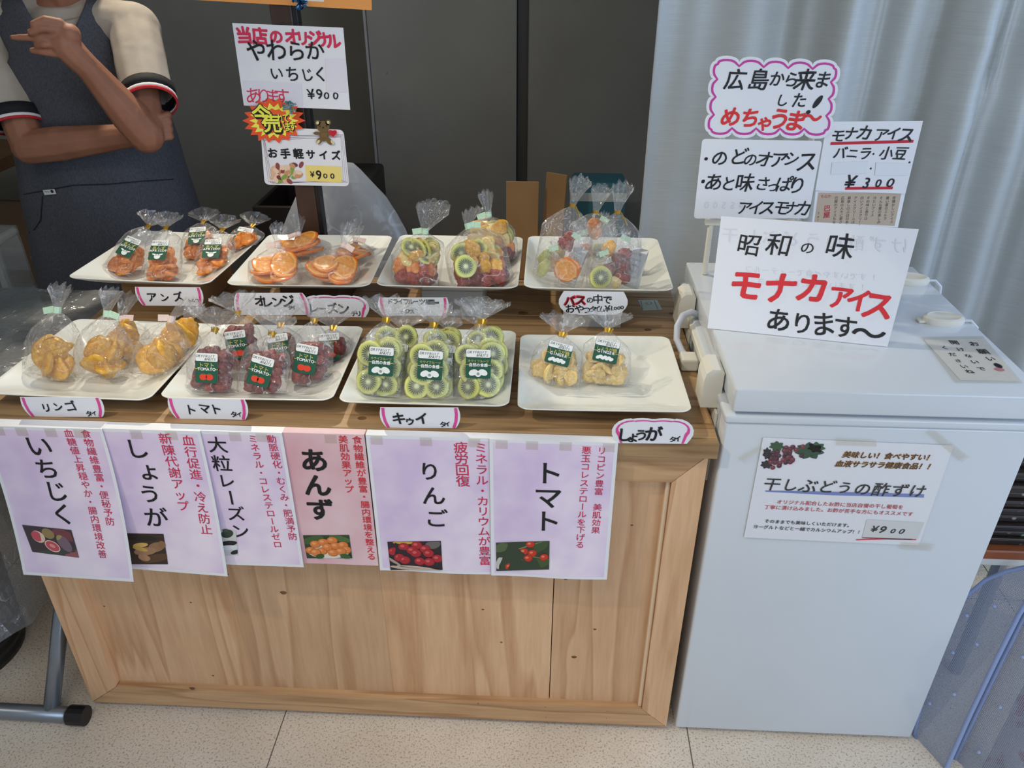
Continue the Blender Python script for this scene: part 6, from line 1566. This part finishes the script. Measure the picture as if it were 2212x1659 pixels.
for k in range(NT):
    h = rn.uniform(.014, .022); dx, dy = rn.uniform(-.012, .012), rn.uniform(-.008, .01)
    lb = 'dark patterned tray, %s of the stack on the low table' % ('lowest', 'second from the bottom', 'third from the bottom', 'fourth from the bottom', 'fifth from the bottom', 'sixth from the bottom', 'sixth from the top', 'fifth from the top', 'fourth from the top', 'third from the top', 'second from the top', 'topmost')[k]
    t = root('patterned_tray', (1.45, .26, z), lb, 'tray', 'stack of dark patterned trays')
    MB().bb((1.225 + dx, .168 + dy, z), (1.70 + dx, .36 + dy, z + h * .72), .003, 2).build('tray', PAT, t); MB().bb((1.221 + dx, .164 + dy, z + h * .72 + .0001), (1.704 + dx, .364 + dy, z + h - .0008), .0015).build('rim', mat('dark_rim', rgb(52, 40, 34), .3), t); z += h

# ---- two blue-grey mesh panels leaning outward at the lower right
A_, D_, B_ = V((1.142, .012, .0)), V((1.172, -.06, .0)), at(2212, 1228, 'y', .12)
nrm = (D_ - A_).cross(B_ - A_).normalized()
if nrm.dot(CAM - A_) < 0: nrm = -nrm
FRAME = mat('blue_grey_frame', rgb(150, 166, 206), .35); NET = mat('blue_grey_net', rgb(158, 166, 186), .45)


def screen(outl, off, label, step):
    o0 = A_ - nrm * off
    def hit(u, v): d = ray(u, v); return CAM + d * ((o0 - CAM).dot(nrm) / d.dot(nrm))
    P = [hit(*q) for q in outl]; rt = root('mesh_panel', P[0], label, 'screen', 'mesh panels right of the freezer')
    MB().tube(P + [P[0]], .0045, 8).build('rim', FRAME, rt, smooth=True)
    ax = (hit(2212, 1330) - hit(2040, 1640)).normalized(); ay = nrm.cross(ax).normalized(); Q = [((p - o0).dot(ax), (p - o0).dot(ay)) for p in P]; m = MB()
    def spans(c, s):
        r = []
        for (a, b_) in zip(Q, Q[1:] + Q[:1]):
            if (a[c] - s) * (b_[c] - s) < 0: t = (s - a[c]) / (b_[c] - a[c]); r.append(a[1 - c] + (b_[1 - c] - a[1 - c]) * t)
        return sorted(r)
    for c in (0, 1):
        lo, hi = min(q[c] for q in Q), max(q[c] for q in Q); s = lo + step
        while s < hi:
            r = spans(c, s)
            for a, b_ in zip(r[::2], r[1::2]):
                d = .0008
                pts = [(s - d, a), (s + d, a), (s + d, b_), (s - d, b_)] if c == 0 else [(a, s - d), (a, s + d), (b_, s + d), (b_, s - d)]
                w4 = [o0 + ax * (x if c == 0 else x) + ay * y + nrm * (.0004 * c) for x, y in pts]; m.add(w4, [(0, 1, 2, 3)])
            s += step
    n_ = m.build('netting', NET, rt); n_['kind'] = 'stuff'
    return rt, hit


r1, h1_ = screen([(1975, 1588), (1985, 1540), (2020, 1440), (2050, 1360), (2085, 1290), (2130, 1252), (2175, 1234), (2212, 1226), (2250, 1222), (2262, 1232), (2240, 1262), (2200, 1330), (2150, 1430), (2095, 1545), (2046, 1655), (2020, 1700), (2005, 1690), (1998, 1655)], 0, 'blue grey mesh panel with curved top against the freezer side', .0031)
for u, v in ((2010, 1520), (2060, 1410), (2063, 1500), (2112, 1392), (2150, 1310), (2090, 1330)): MB().ball(h1_(u, v) + nrm * .003, .004, n=6).build('snap_stud', mat('clear_stud', rgb(176, 190, 226), .2), r1)
r2, h2_ = screen([(2052, 1662), (2100, 1560), (2155, 1445), (2205, 1345), (2245, 1270), (2300, 1250), (2380, 1290), (2400, 1420), (2330, 1560), (2250, 1700), (2150, 1760), (2060, 1740), (2035, 1705)], .035, 'second blue grey mesh panel at the lower right corner', .0031)
for u, v in ((2211, 1420), (2162, 1528), (2116, 1625)): MB().ball(h2_(u, v) + nrm * .003, .004, n=6).build('snap_stud', mat('clear_stud', rgb(176, 190, 226), .2), r2)
q0 = h2_(2200, 1600) - nrm * .06
pk = root('printed_pouch', (q0.x, q0.y, 0), 'white pouch with red print seen through the second mesh panel', 'pouch')
a1_, a2_ = h2_(2130, 1680) - nrm * .05, h2_(2230, 1480) - nrm * .05; dx = (a2_ - a1_).normalized(); dy = nrm.cross(dx).normalized(); m = MB()
m.loft([[a1_ + dx * s * (a2_ - a1_).length + dy * (.035 * math.cos(t)) + nrm * (.012 * k * math.sin(t)) for t in [2 * PI * i / 14 for i in range(14)]] for s, k in ((-.15, .1), (-.1, .8), (.3, 1), (.8, 1), (1.0, .5), (1.05, .1))]); mn_ = min(p.z for p in m.v)
m.v = [p + V((0, 0, max(0, .002 - p.z))) for p in m.v]; m.build('pouch', noisy('white_red_print', rgb(222, 214, 214), rgb(186, 70, 74), 30, .3, lo=.52, hi=.58), pk, smooth=True)
